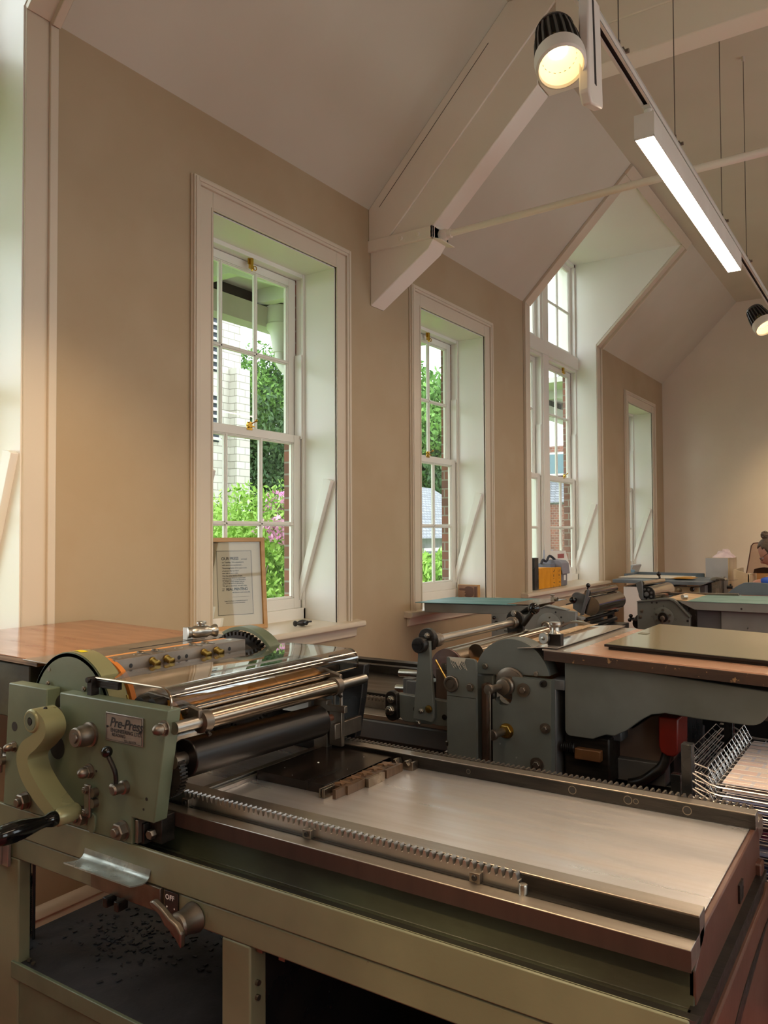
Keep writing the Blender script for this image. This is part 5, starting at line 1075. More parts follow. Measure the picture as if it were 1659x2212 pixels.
MB().prism([(-1.455, .5), (-1.455, 1.185), (-1.335, 1.145), (-1.335, .5)], 'y', 8.5, 8.52).build('front_board', 'chipply', t); MB().box(-1.335, -1.18, 8.9, 8.92, .5, 1.15).build('back_board', 'oak', t); MB().box(-1.475, -1.18, 8.5, 8.92, .45, .5).build('base_board', 'chipply', t)
MB().box(-1.345, -1.325, 8.5, 8.9, .5, 1.14).build('divider', 'chipply', t)
t = thing('perspex_screen', 'tall clear smoky screen with dark bent edge behind the wooden bin', 'screen', (-1.25, 8.3, 1.14))
mat_s = pane('smoky_acrylic', (.80, .72, .68, 1), 1.5, .02)
q = [(-1.372, 1.15), (-1.325, 1.42), (-1.305, 1.445), (-1.27, 1.45), (-1.06, 1.445), (-1.06, 1.15)]
MB().prism(q, 'y', 8.6, 8.65).build('sheet', mat_s, t)
MB().tube([(-1.372, 8.6, 1.15), (-1.325, 8.6, 1.42), (-1.305, 8.6, 1.445), (-1.27, 8.6, 1.45), (-1.06, 8.6, 1.445)], .0055, 8).build('edge', coat('dark_bronze_edge', '#5C3E30', .35, .5), t)
mb = MB(); mb.prism([(-1.32, 1.15), (-1.31, 1.19), (-1.24, 1.205), (-1.12, 1.19), (-1.10, 1.165), (-1.15, 1.15)], 'y', 8.66, 8.8); tag(mb.build('brown_parcel', coat('dark_brown_pouch', '#4A3A2C', .7, 0, '#3A2C20', 8)), 'dark brown parcel seen through the clear screen', 'parcel')
# ---- grey rounded cover press in front of the person
t = thing('covered_press', 'grey press with rounded side guard and red base strip, cut by the right edge', 'printing press', (-.9, 6.4, 0))
MB().prism(spl([(-1.115, 1.11), (-1.075, 1.15), (-1.02, 1.185), (-.97, 1.197), (-.80, 1.192), (-.70, 1.19)], 5)+[(-.70, 1.11)], 'y', 6.16, 6.19).build('side_guard', 'bluegrey', t, bevel=.002)
MB().box(-1.02, -.70, 6.165, 6.185, 1.085, 1.105).build('red_strip', flat('red_strip_paint', '#B2341E', .4), t)
MB().box(-1.10, -.62, 6.19, 6.62, 0, 1.10).build('machine_body', 'cab', t, bevel=.01)
MB().box(-1.09, -.55, 6.17, 6.19, 0, 1.085).build('front_panel', 'bluegrey', t, bevel=.003)
mb = MB(); mb.cyl((-1.14, 6.3, 1.15), (-1.10, 6.3, 1.15), .012); mb.cyl((-1.115, 6.3, 1.15), (-1.115, 6.3, 1.175), .006); mb.build('knob', 'blackiron', t)
# ================================================================== THINGS ON THE SILLS
# framed print leaning in the nearest window
fb = Vector((-2.905, 3.245, 1.052)); dy = Vector((.115, .27, 0)).normalized()*-1; up = Vector((-.045, .012, .49)).normalized(); nrm = dy.cross(up).normalized()
if nrm.x < 0: nrm = -nrm
up = nrm.cross(dy).normalized(); 
if up.z < 0: up = -up
FR = thing('framed_print', 'pale wood framed letterpress print leaning in the nearest window', 'framed print', tuple(fb))
W_, H_ = .335, .485; bw = .022
def fp(u, v, d=0.): return fb+dy*u+up*v+nrm*d
def quadbox(mb, u0, u1, v0, v1, d0, d1):
    vs = [fp(u, v, d) for d in (d0, d1) for (u, v) in ((u0, v0), (u1, v0), (u1, v1), (u0, v1))]
    mb.add(vs, [(0,3,2,1),(4,5,6,7),(0,1,5,4),(1,2,6,5),(2,3,7,6),(3,0,4,7)])
mb = MB(); quadbox(mb, 0, bw, 0, H_, 0, .022); quadbox(mb, W_-bw, W_, 0, H_, 0, .022); quadbox(mb, bw, W_-bw, 0, bw, 0, .022); quadbox(mb, bw, W_-bw, H_-bw, H_, 0, .022)
mb.build('wood_frame', 'oak', FR, bevel=.001)
mb = MB(); quadbox(mb, bw, W_-bw, bw, H_-bw, .002, .006); mb.build('mount', flat('cream_mount', '#C9BCA8', .7), FR)
mb = MB(); quadbox(mb, bw, W_-bw, bw, H_-bw, .012, .013); mb.build('glazing', 'glass', FR)
SH = MB(); quadbox(SH, .070, W_-.060, .075, H_-.065, .006, .0063); SH = SH.build('printed_sheet', flat('poster_paper', '#B9AD9B', .7), FR)
tx = MB(); d = .0066
x0, x1, y0_, y1_ = .074, W_-.064, .079, H_-.069
for (a, b, c, e_) in ((x0, x1, y1_-.002, y1_), (x0, x1, y0_, y0_+.002), (x0, x0+.002, y0_, y1_), (x1-.002, x1, y0_, y1_)): quadbox(tx, a, b, c, e_, .0063, d)
xr = W_-.078   # text block left edge measured from the viewer's right; reading direction is towards the frame's right edge
rd = -dy
def line(txt, v, size, u, **k):
    k['offset'] = k.get('offset', 0)+.00025
    puttext(tx, txt, size, fp(u, v, d), rd, up, **k)
uL = .245
line('OUR PRESS', .368, .0215, uL, space=.9, offset=.0003); line('arrived', .368, .0115, uL-.112)
rows = [('on Tuesday. We unpacked it', .352, .0115), ('with enormous excitement ...', .3375, .0108), ('The arrangement of the type is such', .322, .0105), ('a business that we don\'t', .3075, .0105), ('seem able to get on with;', .295, .0095), ('One has great blocks of type,', .281, .0105),
        ('which have to be divided into separate letters', .270, .0078), ('and founts, and then put into the right partitions.', .2605, .0074), ('The WORK of AGES, especially when you', .2510, .0078), ('put the h\'s with the n\'s, as I did yesterday.', .2415, .0078), ('We get so absorbed, we can\'t stop.', .2285, .0105)]
for s_, v_, z_ in rows: line(s_, v_, z_, uL-.003, space=.92)
line('I see', .2155, .007, uL); line('that', .206, .007, uL); line('REAL PRINTING', .207, .0200, uL-.022, space=.84, offset=.0003)
line('will devour one\'s entire life.', .193, .0102, uL-.055, space=.92)
quadbox(tx, uL-.15, uL-.055, .172, .1732, .0063, d)
line('Virginia Woolf, letter to Vanessa Bell, 26 April 1917', .150, .0072, uL-.010, space=.9); line('printed at the press by members of the workshop', .1405, .0060, uL-.018, space=.9)
tx.build('lettering', 'ink', SH)
# black clamp handle on the nearest sill
t = MB(); t.lathe([(.012, 0), (.016, .002), (.016, .006), (.009, .010), (.010, .022), (.0165, .045), (.018, .06), (.016, .075), (.0105, .088), (.009, .10), (.0001, .102)], (-2.815, 3.375, 1.066), (.1, 1, 0), 18); t.cyl((-2.79, 3.43, 1.065), (-2.775, 3.43, 1.065), .010)
t.cyl((-2.812, 3.47, 1.066), (-2.808, 3.51, 1.066), .005); tag(t.build('clamp_handle', 'black'), 'small black clamp handle lying on the nearest window sill', 'tool part')
# printing block with pointing hand on the second sill
t = thing('hand_block', 'small brown printing block showing a pointing hand, on the second window sill', 'printing block', (-2.86, 5.55, 1.046))
# stands against the right reveal, facing the viewer
MB().box(-2.975, -2.80, 5.555, 5.590, 1.046, 1.155).build('block_body', 'oak', t, bevel=.001)
MB().box(-2.970, -2.805, 5.552, 5.555, 1.050, 1.151).build('copper_face', coat('coppery_plate', '#9A7660', .4, .5, '#8A6854', 8), t)
hand = spl([(-2.965, 1.118), (-2.955, 1.126), (-2.915, 1.128), (-2.905, 1.138), (-2.88, 1.143), (-2.85, 1.135), (-2.84, 1.12), (-2.838, 1.085), (-2.85, 1.065), (-2.875, 1.060), (-2.905, 1.062), (-2.915, 1.075), (-2.905, 1.085), (-2.915, 1.095), (-2.91, 1.108), (-2.955, 1.110)], 4)
MB().prism(hand, 'y', 5.5495, 5.552).build('pointing_hand', flat('dark_relief', '#5A3A2C', .5), t)
MB().box(-2.832, -2.812, 5.5495, 5.552, 1.062, 1.14).build('cuff', flat('dark_relief2', '#5A3A2C', .5), t)
# boxes and books in the tall window (z 1.05 sill)
def spine(name, x, y0, y1, z1, m, label, cat, group=None, text=None, dx=.16, z0=1.050):
    # yellow slip cases stand with spines to the room
    t = thing(name, label, cat, (x-dx/2, (y0+y1)/2, z0), group); B_ = MB().box(x-dx, x, y0, y1, z0, z1).build('case', m, t, bevel=.0015)
    if text:
        mb = MB(); h = (z1-z0)
        for i, ch in enumerate(text): puttext(mb, ch, .024, (x+.0006, (y0+y1)/2+.008, z1-.030-i*(h-.045)/(len(text)-1)), (0, 0, -1), (0, 1, 0), offset=.0012)
        mb.build('lettering', 'ink', t)
bx = -2.80
spine('black_folder', bx, 6.665, 6.755, 1.335, 'black', 'tall black folder leftmost in the row on the tall window sill', 'folder')
grp = 'yellow slip cases in the tall window'
spine('slip_case', bx, 6.765, 6.895, 1.238, 'yellow', 'plain yellow slip case next to the black folder', 'box', grp)
spine('slip_case', bx, 6.898, 7.028, 1.238, 'yellow', 'plain yellow slip case touching the first lettered one', 'box', grp)
spine('slip_case', bx, 7.033, 7.165, 1.232, 'yellow', 'left one of the two yellow slip cases lettered SMITH', 'box', grp, text='SMITH')
spine('slip_case', bx, 7.168, 7.305, 1.230, 'yellow', 'yellow slip case lettered SMITH, next to the grey satchel box', 'box', grp, text='SMITH')
for o in [o for o in COL.objects if o.name.startswith('case') and o.parent and o.parent.get('label', '').find('SMITH') >= 0]:
    x_, y_ = bx, o.parent.location.y+.032; mb = MB()
    for ch, z_ in (('G', 1.205), ('.', 1.165), ('F', 1.085)): puttext(mb, ch, .022, (x_+.0006, y_, z_+.01), (0, 0, -1), (0, 1, 0), offset=.0012)
    mb.build('lettering', 'ink', o.parent)
t = thing('satchel_box', 'grey fabric box with a dark strap and flap beside the yellow slip cases', 'box', (-2.90, 7.35, 1.05))
MB().box(-2.99, -2.81, 7.315, 7.495, 1.05, 1.20).build('body', flat('grey_felt', '#77757A', .8), t, bevel=.004)
MB().box(-2.99, -2.86, 7.20, 7.314, 1.05, 1.265).build('inner_box', flat('blue_grey_board', '#6E7484', .7), t, bevel=.004)
MB().prism([(-2.995, 1.202), (-2.995, 1.275), (-2.93, 1.30), (-2.83, 1.29), (-2.80, 1.265), (-2.79, 1.165), (-2.80, 1.16), (-2.805, 1.202)], 'y', 7.325, 7.515).build('flap', flat('light_grey_felt', '#8C8A92', .8), t, bevel=.004)
MB().tube(spl([(-2.95, 7.18, 1.26), (-2.94, 7.20, 1.300), (-2.93, 7.26, 1.285), (-2.92, 7.32, 1.335), (-2.90, 7.40, 1.30)], 5), .012, 8).build('strap', flat('dark_strap', '#3A3A42', .8), t)
MB().box(-2.8095, -2.808, 7.40, 7.45, 1.10, 1.15).build('paper_label', 'white', t)
t = thing('white_card', 'white card with a small red printed emblem propped behind the satchel box', 'card', (-2.97, 7.75, 1.05))
MB().prism([(7.45, 1.05), (7.45, 1.385), (7.92, 1.375), (8.12, 1.12), (8.10, 1.05)], 'x', -2.992, -2.986).build('card', 'white', t); MB().box(-2.986, -2.9855, 7.70, 7.88, 1.30, 1.345).build('red_emblem', flat('faded_red', '#A85A5A', .6), t)
MB().box(-2.998, -2.993, 7.36, 7.60, 1.05, 1.39).build('pale_blue_sheet', flat('pale_blue_card', '#C4CCE4', .6), t)
# things on the last sill
t = MB().prism([(-3.0, 1.055), (-3.0, 1.10), (-2.90, 1.16), (-2.83, 1.165), (-2.82, 1.155), (-2.86, 1.055)], 'y', 9.75, 10.1); tag(t.build('open_folder', flat('grey_white_card', '#B9B9B6', .6), bevel=.002), 'grey and white folder leaning on the farthest window sill', 'folder')
t = MB().box(-2.98, -2.80, 9.50, 9.74, 1.05, 1.11); tag(t.build('blue_packet', flat('light_blue_packet', '#7FB0D6', .5), bevel=.003), 'light blue packet on the farthest window sill', 'packet')
# ================================================================== PERSON bending over the press at the right edge
PS = thing('person', 'person with hair bun and glasses in blue shirt leaning over the press', 'person', (-.62, 7.0, 0))
def skin(name, chain, m, parent, sub=2):
    """chain: list of (co, radius or (rx,ry), parent index)"""
    me = bpy.data.meshes.new(name); o = Vector((0, 0, 0))
    cs = [Vector(c[0]) for c in chain]; base = Vector((cs[0].x, cs[0].y, 0)) if False else cs[0]
    me.from_pydata([c-base for c in cs], [(i, c[2]) for i, c in enumerate(chain) if c[2] is not None], [])
    ob = bpy.data.objects.new(name, me); COL.objects.link(ob)
    md = ob.modifiers.new('skin', 'SKIN'); md.use_smooth_shade = True
    for i, c in enumerate(chain):
        r = c[1]; me.skin_vertices[0].data[i].radius = (r, r) if not isinstance(r, tuple) else r
    me.skin_vertices[0].data[0].use_root = True
    sb = ob.modifiers.new('sub', 'SUBSURF'); sb.levels = sub; sb.render_levels = sub
    me.materials.append(M[m] if isinstance(m, str) else m)
    ob.location = base-Vector(parent['_w']); ob.parent = parent; ob['_w'] = tuple(base)
    return ob
M['skin'] = coat('skin_tone', '#C08A72', .5, 0, '#B57E68', 6, .4, .6)
M['hair'] = coat('brown_hair', '#6A5440', .6, 0, '#4A392C', 30, .35, .65, .3, 40, stretch=(1, 8, 8))
M['denim'] = coat('blue_shirt', '#2E56B8', .8, 0, '#24489E', 12); M['apron'] = flat('dark_apron', '#23222A', .8); M['trouser'] = flat('dark_trousers', '#2A2A2E', .85)
# head looking down to the left (towards -x); neck and torso lean forward from the right
pel = (-.38, 7.05, .95)
body = [((-.36, 7.0, .96), (.14, .12), None), ((-.46, 7.0, 1.10), (.13, .12), 0), ((-.58, 7.0, 1.22), (.15, .12), 1), ((-.68, 7.0, 1.29), (.13, .11), 2), ((-.775, 7.0, 1.335), (.055, .055), 3), ((-.84, 7.0, 1.365), (.05, .05), 4),
        ((-.70, 6.80, 1.26), .06, 3), ((-.80, 6.73, 1.155), .047, 6), ((-.90, 6.73, 1.164), .040, 7), ((-1.00, 6.74, 1.165), .028, 8), ((-1.03, 6.74, 1.145), (.022, .032), 9),
        ((-.70, 7.20, 1.26), .06, 3), ((-.80, 7.26, 1.155), .047, 11), ((-.90, 7.26, 1.164), .040, 12), ((-1.00, 7.24, 1.165), .028, 13), ((-1.03, 7.24, 1.145), (.022, .032), 14),
        ((-.36, 6.91, .86), .095, 0), ((-.36, 6.90, .50), .06, 16), ((-.34, 6.90, .10), .042, 17), ((-.44, 6.90, .045), .038, 18),
        ((-.36, 7.09, .86), .095, 0), ((-.36, 7.10, .50), .06, 20), ((-.34, 7.10, .10), .042, 21), ((-.44, 7.10, .045), .038, 22)]
skin('body', body, 'skin', PS)
cl = [((-.37, 7.0, 1.0), (.155, .13), None), ((-.47, 7.0, 1.115), (.145, .13), 0), ((-.585, 7.0, 1.225), (.165, .13), 1), ((-.68, 7.0, 1.290), (.142, .118), 2), ((-.735, 7.0, 1.318), (.08, .075), 3),
      ((-.70, 6.80, 1.265), .072, 3), ((-.80, 6.73, 1.155), .056, 5), ((-.99, 6.74, 1.172), .042, 6), ((-.70, 7.20, 1.265), .072, 3), ((-.80, 7.26, 1.155), .056, 8), ((-.99, 7.24, 1.172), .042, 9)]
skin('shirt', cl, 'denim', PS)
tr_ = [((-.36, 7.0, .98), (.15, .13), None), ((-.36, 6.91, .86), .105, 0), ((-.36, 6.90, .50), .072, 1), ((-.34, 6.90, .13), .056, 2), ((-.36, 7.09, .86), .105, 0), ((-.36, 7.10, .50), .072, 4), ((-.34, 7.10, .13), .056, 5)]
skin('trousers', tr_, 'trouser', PS)
# head modelled from an ellipsoid grid: face points to -x and down
HC = Vector((-.925, 7.0, 1.395)); tilt = R(-38)
def headpt(x, y, z):  # local: +x = face direction, z up ; rotate by tilt, mirrored to -x
    c, s = math.cos(tilt), math.sin(tilt); xx = x*c-z*s; zz = x*s+z*c
    return HC+Vector((-xx, y, zz))
def headmesh(scale=1., lo=None, hairline=False):
    mb = MB(); nu, nv = 28, 20; vs = []
    for j in range(nv+1):
        ph = math.pi*j/nv
        for i in range(nu):
            th = 2*math.pi*i/nu; x = math.sin(ph)*math.cos(th); y = math.sin(ph)*math.sin(th); z = math.cos(ph)
            X = x*.094; Y_ = y*.074; Z_ = z*.118
            if z < 0: X += .012*(-z); Y_ *= 1-.35*z*z; X *= 1-.08*z*z
            if x > .55 and not hairline:
                g = math.exp(-(y/.16)**2)
                X += .028*g*math.exp(-((z+.16)/.17)**2)            # nose
                X += .008*g*math.exp(-((z+.02)/.10)**2)
                X += .009*math.exp(-(y/.35)**2)*math.exp(-((z+.50)/.07)**2)+.008*math.exp(-(y/.3)**2)*math.exp(-((z+.60)/.06)**2)   # lips
                X += .012*math.exp(-(y/.35)**2)*math.exp(-((z+.85)/.12)**2)   # chin
                X += .005*math.exp(-((abs(y)-.35)/.2)**2)*math.exp(-((z-.18)/.08)**2)   # brow
                X -= .010*math.exp(-((abs(y)-.36)/.13)**2)*math.exp(-((z-.02)/.09)**2)   # eye socket
            vs.append(headpt(X*scale, Y_*scale, Z_*scale))
    fs = []
    for j in range(nv):
        for i in range(nu):
            k = (i+1) % nu; f = (j*nu+i, (j+1)*nu+i, (j+1)*nu+k, j*nu+k)
            if hairline:
                ph = math.pi*(j+.5)/nv; th = 2*math.pi*(i+.5)/nu; x = math.sin(ph)*math.cos(th); z = math.cos(ph)
                if x > .30+.35*max(0, z-.35)*0 and z < .72 or (x > -.15 and z < -.1) or z < -.75: continue
            fs.append(f)
    mb.add(vs, fs); return mb
head = headmesh().build('head', 'skin', PS, angle=80)
o = headmesh(1.07, hairline=True).build('hair', 'hair', PS, angle=80); so = o.modifiers.new('thick', 'SOLIDIFY'); so.thickness = .008; so.offset = -1
mb = MB(); bc = headpt(-.045, 0, .135)
rn = random.Random(8)
for i in range(22):
    a0 = rn.uniform(0, 6.28); rr_ = rn.uniform(.012, .030); ax = Vector((rn.gauss(0, 1), rn.gauss(0, 1), rn.gauss(0, 1))).normalized(); a_, b_, _ = MB().frame(ax)
    mb.tube([bc+(a_*math.cos(a0+t*.5)+b_*math.sin(a0+t*.5))*rr_+ax*rn.uniform(-.01, .01) for t in range(9)], .0075, 6)
mb.ball(bc, .028, 14); mb.build('hair_bun', 'hair', PS, angle=80)
gl = MB()
for s in (-1, 1):
    ring = [headpt(.098, s*.032+.022*math.cos(t*math.pi/8), .002+.016*math.sin(t*math.pi/8)) for t in range(17)]
    gl.tube(ring, .0018, 6); gl.tube([headpt(.097, s*.054, .006), headpt(.05, s*.073, .008), headpt(-.005, s*.078, .006)], .0016, 6)
gl.tube([headpt(.100, -.01, .004), headpt(.106, 0, .006), headpt(.100, .01, .004)], .0016, 6); gl.build('glasses', 'blackgloss', PS)
for s in (-1, 1):
    mb = MB(); mb.ball(headpt(.074, s*.030, .0), .012, 12); mb.build('eye', 'white', PS)
    mb = MB(); mb.tube([headpt(.0+.012*math.cos(t*.55), s*.076, .0+.024*math.sin(t*.55)) for t in range(10)], .0045, 6); mb.ball(headpt(0, s*.074, 0), .012, 10); mb.build('ear', 'skin', PS)
# hands: palm and five fingers resting on the press
for s, hy in ((-1, 6.75), (1, 7.23)):
    ch = [((-1.025, hy, 1.148), (.015, .034), None), ((-1.055, hy, 1.125), (.013, .036), 0)]
    for k, (dy_, ln) in enumerate(((-.028, .062), (-.010, .072), (.010, .068), (.027, .052))):
        b0 = len(ch); ch.append(((-1.068, hy+dy_, 1.112), .0088, 1)); ch.append(((-1.072-ln*.3, hy+dy_*1.1, 1.112-ln*.35), .008, b0)); ch.append(((-1.070-ln*.3, hy+dy_*1.15, 1.112-ln*.85), .0065, b0+1))
    b0 = len(ch); ch.append(((-1.035, hy+.034*-s, 1.135), .010, 0)); ch.append(((-1.050, hy+.052*-s, 1.105), .0088, b0)); ch.append(((-1.055, hy+.056*-s, 1.080), .007, b0+1))
    skin('hand', ch, 'skin', PS)
mb = MB(); mb.tube([(-.75, 6.90, 1.33), (-.80, 6.96, 1.20), (-.78, 7.04, 1.20), (-.75, 7.10, 1.33)], .012, 8); mb.build('apron_strap', 'apron', PS)
# ================================================================== OUTSIDE
M['render'] = coat('white_exterior_paint', '#E8E6E0', .6, 0, '#DAD8D0', 3, .4, .6, .05, 40, .05)
M['slate'] = bricks('grey_slate', '#8C8F94', '#74787E', '#55585C', 3.2, .5, .25, .7, .03)
M['stone'] = bricks('white_stone', '#C9C4BA', '#B4AEA2', '#8E887C', 2.6, .62, .3, .9, .015)
M['grass'] = coat('lawn_grass', '#7FA845', .9, 0, '#5F8A35', 3, .4, .6, .4, 90, .05)
M['leafdark'] = coat('dark_leaves', '#4E6B3A', .7, 0, '#33502C', 1.2, .4, .6)
M['leafmid'] = coat('mid_green_leaves', '#77A04A', .7, 0, '#557F38', 1.2, .4, .6)
M['leaflight'] = coat('light_green_leaves', '#A6CC5E', .7, 0, '#86B048', 1.6, .4, .6)
M['flower'] = coat('pink_petals', '#E79CCB', .7, 0, '#EBC0D0', 2.5, .42, .58)
M['bark'] = coat('grey_bark', '#7A6B5A', .9, 0, '#5C4E40', 6, .4, .6, .4, 30)
struct(MB().box(-45, -3.2, -15, 60, -.6, -.35).build('ground_outside', 'grass'))
def leaves(mb, c, rad, n, size, seed):
    rnd = random.Random(seed); c = Vector(c)
    for i in range(int(n*4)):
        while True:
            p = Vector((rnd.uniform(-1, 1), rnd.uniform(-1, 1), rnd.uniform(-1, 1)))
            if .35 < p.length < 1: break
        q = Vector((p.x*rad[0], p.y*rad[1], p.z*rad[2]))
        q *= 1+.18*math.sin(p.x*5+seed)+.15*math.sin(p.y*7+p.z*6)
        d = Vector((rnd.gauss(0, 1), rnd.gauss(0, 1), rnd.gauss(0, .6))).normalized(); a, b, _ = MB().frame(d)
        s = size*rnd.uniform(.6, 1.4); t = rnd.uniform(0, 6.28); u = a*math.cos(t)+b*math.sin(t); v = d.cross(u)
        P = c+q; mb.add([P-u*s, P+v*s*.42+d*s*.1, P+u*s, P-v*s*.42+d*s*.1], [(0, 1, 2, 3)])
def plant(name, label, cat, base, blobs, mats, trunk_h, trunk_r, seed, size, stems=1, group=None):
    t = thing(name, label, cat, base, group); b = Vector(base)
    bm = MB(); rnd = random.Random(seed)
    for s in range(stems):
        p = [b+Vector((rnd.uniform(-.1, .1)*stems, rnd.uniform(-.1, .1)*stems, 0))]
        tgt = b+Vector((rnd.uniform(-.4, .4)*(stems > 1), rnd.uniform(-.5, .5)*(stems > 1), trunk_h))
        for k in range(1, 6): p.append(p[0].lerp(tgt, k/5)+Vector((rnd.gauss(0, .05), rnd.gauss(0, .05), 0))*trunk_h*.3)
        bm.tube(p, [trunk_r*(1-.14*k) for k in range(6)], 8)
    bm.build('trunk' if stems == 1 else 'stems', 'bark', t)
    groups = {}
    for i, (c, rad, n, mi) in enumerate(blobs):
        leaves(groups.setdefault(mi, MB()), b+Vector(c), rad, n, size, seed+i)
    for mi, m in groups.items():
        o = m.build('foliage' if mats[mi] != 'flower' else 'blossoms', mats[mi], t, angle=180); o['kind'] = 'stuff'
    return t
# stone tower with louvres
t = thing('stone_building', 'pale stone building with louvred openings seen through the nearest window', 'building', (-11, 5.5, -.4))
MB().box(-14, -9, 1.5, 9.45, -.4, 10).build('wall', 'stone', t); MB().prism([(-14.3, 10), (-8.7, 10), (-11.5, 12.5)], 'y', 1.2, 9.7).build('roof', 'slate', t)
MB().box(-9.02, -8.85, 9.2, 9.5, -.4, 4.2).build('buttress', 'stone', t)
for z0, z1 in ((4.1, 5.1), (3.0, 3.75)):
    L0 = MB().box(-9.03, -8.99, 8.45, 8.95, z0, z1).build('louvre_opening', flat('dark_louvre_void', '#3A3F48', .8), t)
    mb = MB(); z = z0+.05
    while z < z1: mb.obox((-8.97, 8.7, z), (1, 0, -.6), (0, 1, 0), (.6, 0, 1), .04, .25, .012); z += .115
    mb.build('louvre_slats', 'render', L0)
# trees
plant('leafy_tree', 'tall green tree behind the stone building, seen through the nearest window', 'tree', (-10.8, 12.9, -.4),
      [((0, 0, 3.9), (1.6, 2.0, 1.9), 5200, 0), ((0, -.8, 2.6), (1.4, 1.5, 1.8), 3600, 0), ((.3, .8, 2.9), (1.4, 1.5, 1.9), 3600, 1), ((.2, -.8, 4.6), (1.0, 1.1, 1.0), 1800, 1), ((.3, .1, 1.4), (1.2, 1.9, 1.4), 2600, 0)],
      ['leafdark', 'leafmid'], 4.5, .28, 11, .052)
plant('leafy_tree', 'bright green tree behind the slate roofed house, seen through the second window', 'tree', (-19, 34, -.4),
      [((0, 0, 6.2), (3.4, 4.8, 3.4), 5200, 0), ((.6, -.8, 4.2), (3.2, 4.2, 2.6), 3600, 1), ((.6, 1.5, 4.6), (3.0, 3.6, 2.8), 2600, 0)], ['leafmid', 'leafdark'], 4.5, .3, 21, .16)
plant('garden_shrub', 'light green shrub outside at the lower left of the nearest window', 'shrub', (-7.4, 7.1, -.35),
      [((0, 0, 1.5), (.8, 1.15, .9), 3600, 0), ((0, .3, .7), (.8, .9, .7), 1500, 0)], ['leaflight'], .9, .03, 31, .036, stems=5)
plant('flowering_shrub', 'rhododendron shrub with pink blossoms outside the nearest window', 'shrub', (-5.5, 6.35, -.35),
      [((0, 0, 1.9), (.55, .65, .5), 1300, 0), ((0, -.1, 1.25), (.5, .5, .5), 700, 0), ((.25, -.05, 2.22), (.32, .20, .14), 190, 1), ((.3, -.42, 1.95), (.2, .14, .12), 70, 1), ((.35, .15, 1.2), (.1, .12, .06), 40, 1), ((0, .1, .55), (.5, .6, .3), 300, 0)], ['leaflight', 'flower'], 1.6, .025, 41, .032, stems=7)
plant('garden_shrub', 'bright green hedge plant low outside the second window', 'shrub', (-8.2, 14.3, -.35),
      [((0, 0, .7), (.8, 1.6, .75), 3000, 0)], ['leaflight'], .5, .03, 51, .09, stems=4)
# slate-roofed house
h = thing('slate_house', 'low grey house with a slate roof beyond the second window', 'house', (-12.5, 19.5, -.4))
MB().box(-15, -10.3, 16.7, 21.6, -.4, 1.55).build('wall', coat('grey_render', '#8A8A88', .8, 0, '#7A7A76', 4), h); MB().prism([(-15.4, 1.4), (-9.9, 1.45), (-12.6, 3.0)], 'y', 16.4, 21.8).build('roof', 'slate', h)
for y in (17.3, 18.9, 20.5):
    f = MB().box(-10.3, -10.22, y, y+.9, .3, 1.2).build('window_surround', 'render', h); MB().box(-10.23, -10.20, y+.08, y+.82, .38, 1.12).build('pane', 'slate', f)
# brick house seen through the tall window
h = thing('brick_house', 'red brick house with white bargeboards and tiled lean-to seen through the tall dormer window', 'house', (-8.5, 26, -.4))
MB().box(-10.2, -5.6, 23, 30, -.4, 4.2).build('wall', 'brick', h)
mb = MB(); mb.prism([(-10.2, 4.2), (-5.6, 4.2), (-7.9, 6.6)], 'y', 23.0, 30); mb.build('gable', 'render', h)
mb = MB(); mb.prism([(-10.6, 4.0), (-7.9, 6.9), (-5.2, 4.0), (-5.2, 4.25), (-7.9, 7.15), (-10.6, 4.25)], 'y', 22.7, 30.2); mb.build('roof', 'slate', h)
mb = MB(); mb.prism([(22.0, 2.4), (23.0, 3.1), (23.0, 3.2), (21.9, 2.45)], 'x', -10.2, -5.4); mb.build('lean_to_roof', 'slate', h)
MB().box(-10.2, -5.4, 22.0, 23, -.4, 2.4).build('lean_to_wall', 'brick', h)
for x in (-9.6, -8.2, -6.8): MB().box(x, x+.7, 21.97, 22.0, .6, 1.7).build('window_pane', flat('teal_pane', '#5E7C7C', .3), h)
for x in (-9.4, -7.7): 
    f = MB().box(x, x+1.0, 22.9, 23.0, 3.3, 4.0).build('window_surround', 'render', h); MB().box(x+.08, x+.92, 22.88, 22.92, 3.36, 3.94).build('pane', flat('dull_pane', '#5F7A80', .2), f)
MB().prism([(-5.0, 4.6), (-5.0, 4.2), (-5.0, -.4), (-4.6, -.4), (-4.6, 4.6)], 'y', 16.0, 16.4).build('x', 'brick') if False else None
# eaves, gutter, hopper and downpipe on the outside of the wall
e = thing('eaves_gutter', 'white painted eaves with gutter and hopper head outside the windows', 'gutter', (-3.6, 4.2, 2.9))
mb = MB(); mb.box(-3.95, -3.153, .5, 6.35, 3.30, 3.36); 
for y in (1.0, 2.0, 3.0, 3.62, 4.22, 4.9, 5.6): mb.prism([(-3.153, 3.30), (-3.9, 3.30), (-3.9, 3.22), (-3.8, 3.20), (-3.55, 3.2), (-3.153, 3.05)], 'y', y, y+.08)
mb.build('soffit', 'render', e)
mb = MB(); rnd = random.Random(4); y = .5
while y < 6.3:
    w_ = rnd.uniform(.1, .3); mb.box(-3.97, -3.93, y, y+w_, 3.215+rnd.uniform(-.012, .02), 3.30); y += w_
mb.build('slate_edge', flat('slate_edge_dark', '#26272A', .7), e)
mb = MB(); mb.prism([(-3.86, 3.20), (-3.88, 3.06), (-3.93, 3.03), (-3.99, 3.06), (-4.01, 3.20)], 'y', .5, 6.35); mb.build('gutter', 'render', e)
mb = MB(); mb.lathe([(.055, 0), (.06, .05), (.075, .14), (.10, .17), (.105, .20), (.095, .21), (.10, .27), (.10, .33)], (-3.82, 4.42, 2.88), (0, 0, 1), 20); mb.build('hopper_head', 'render', e)
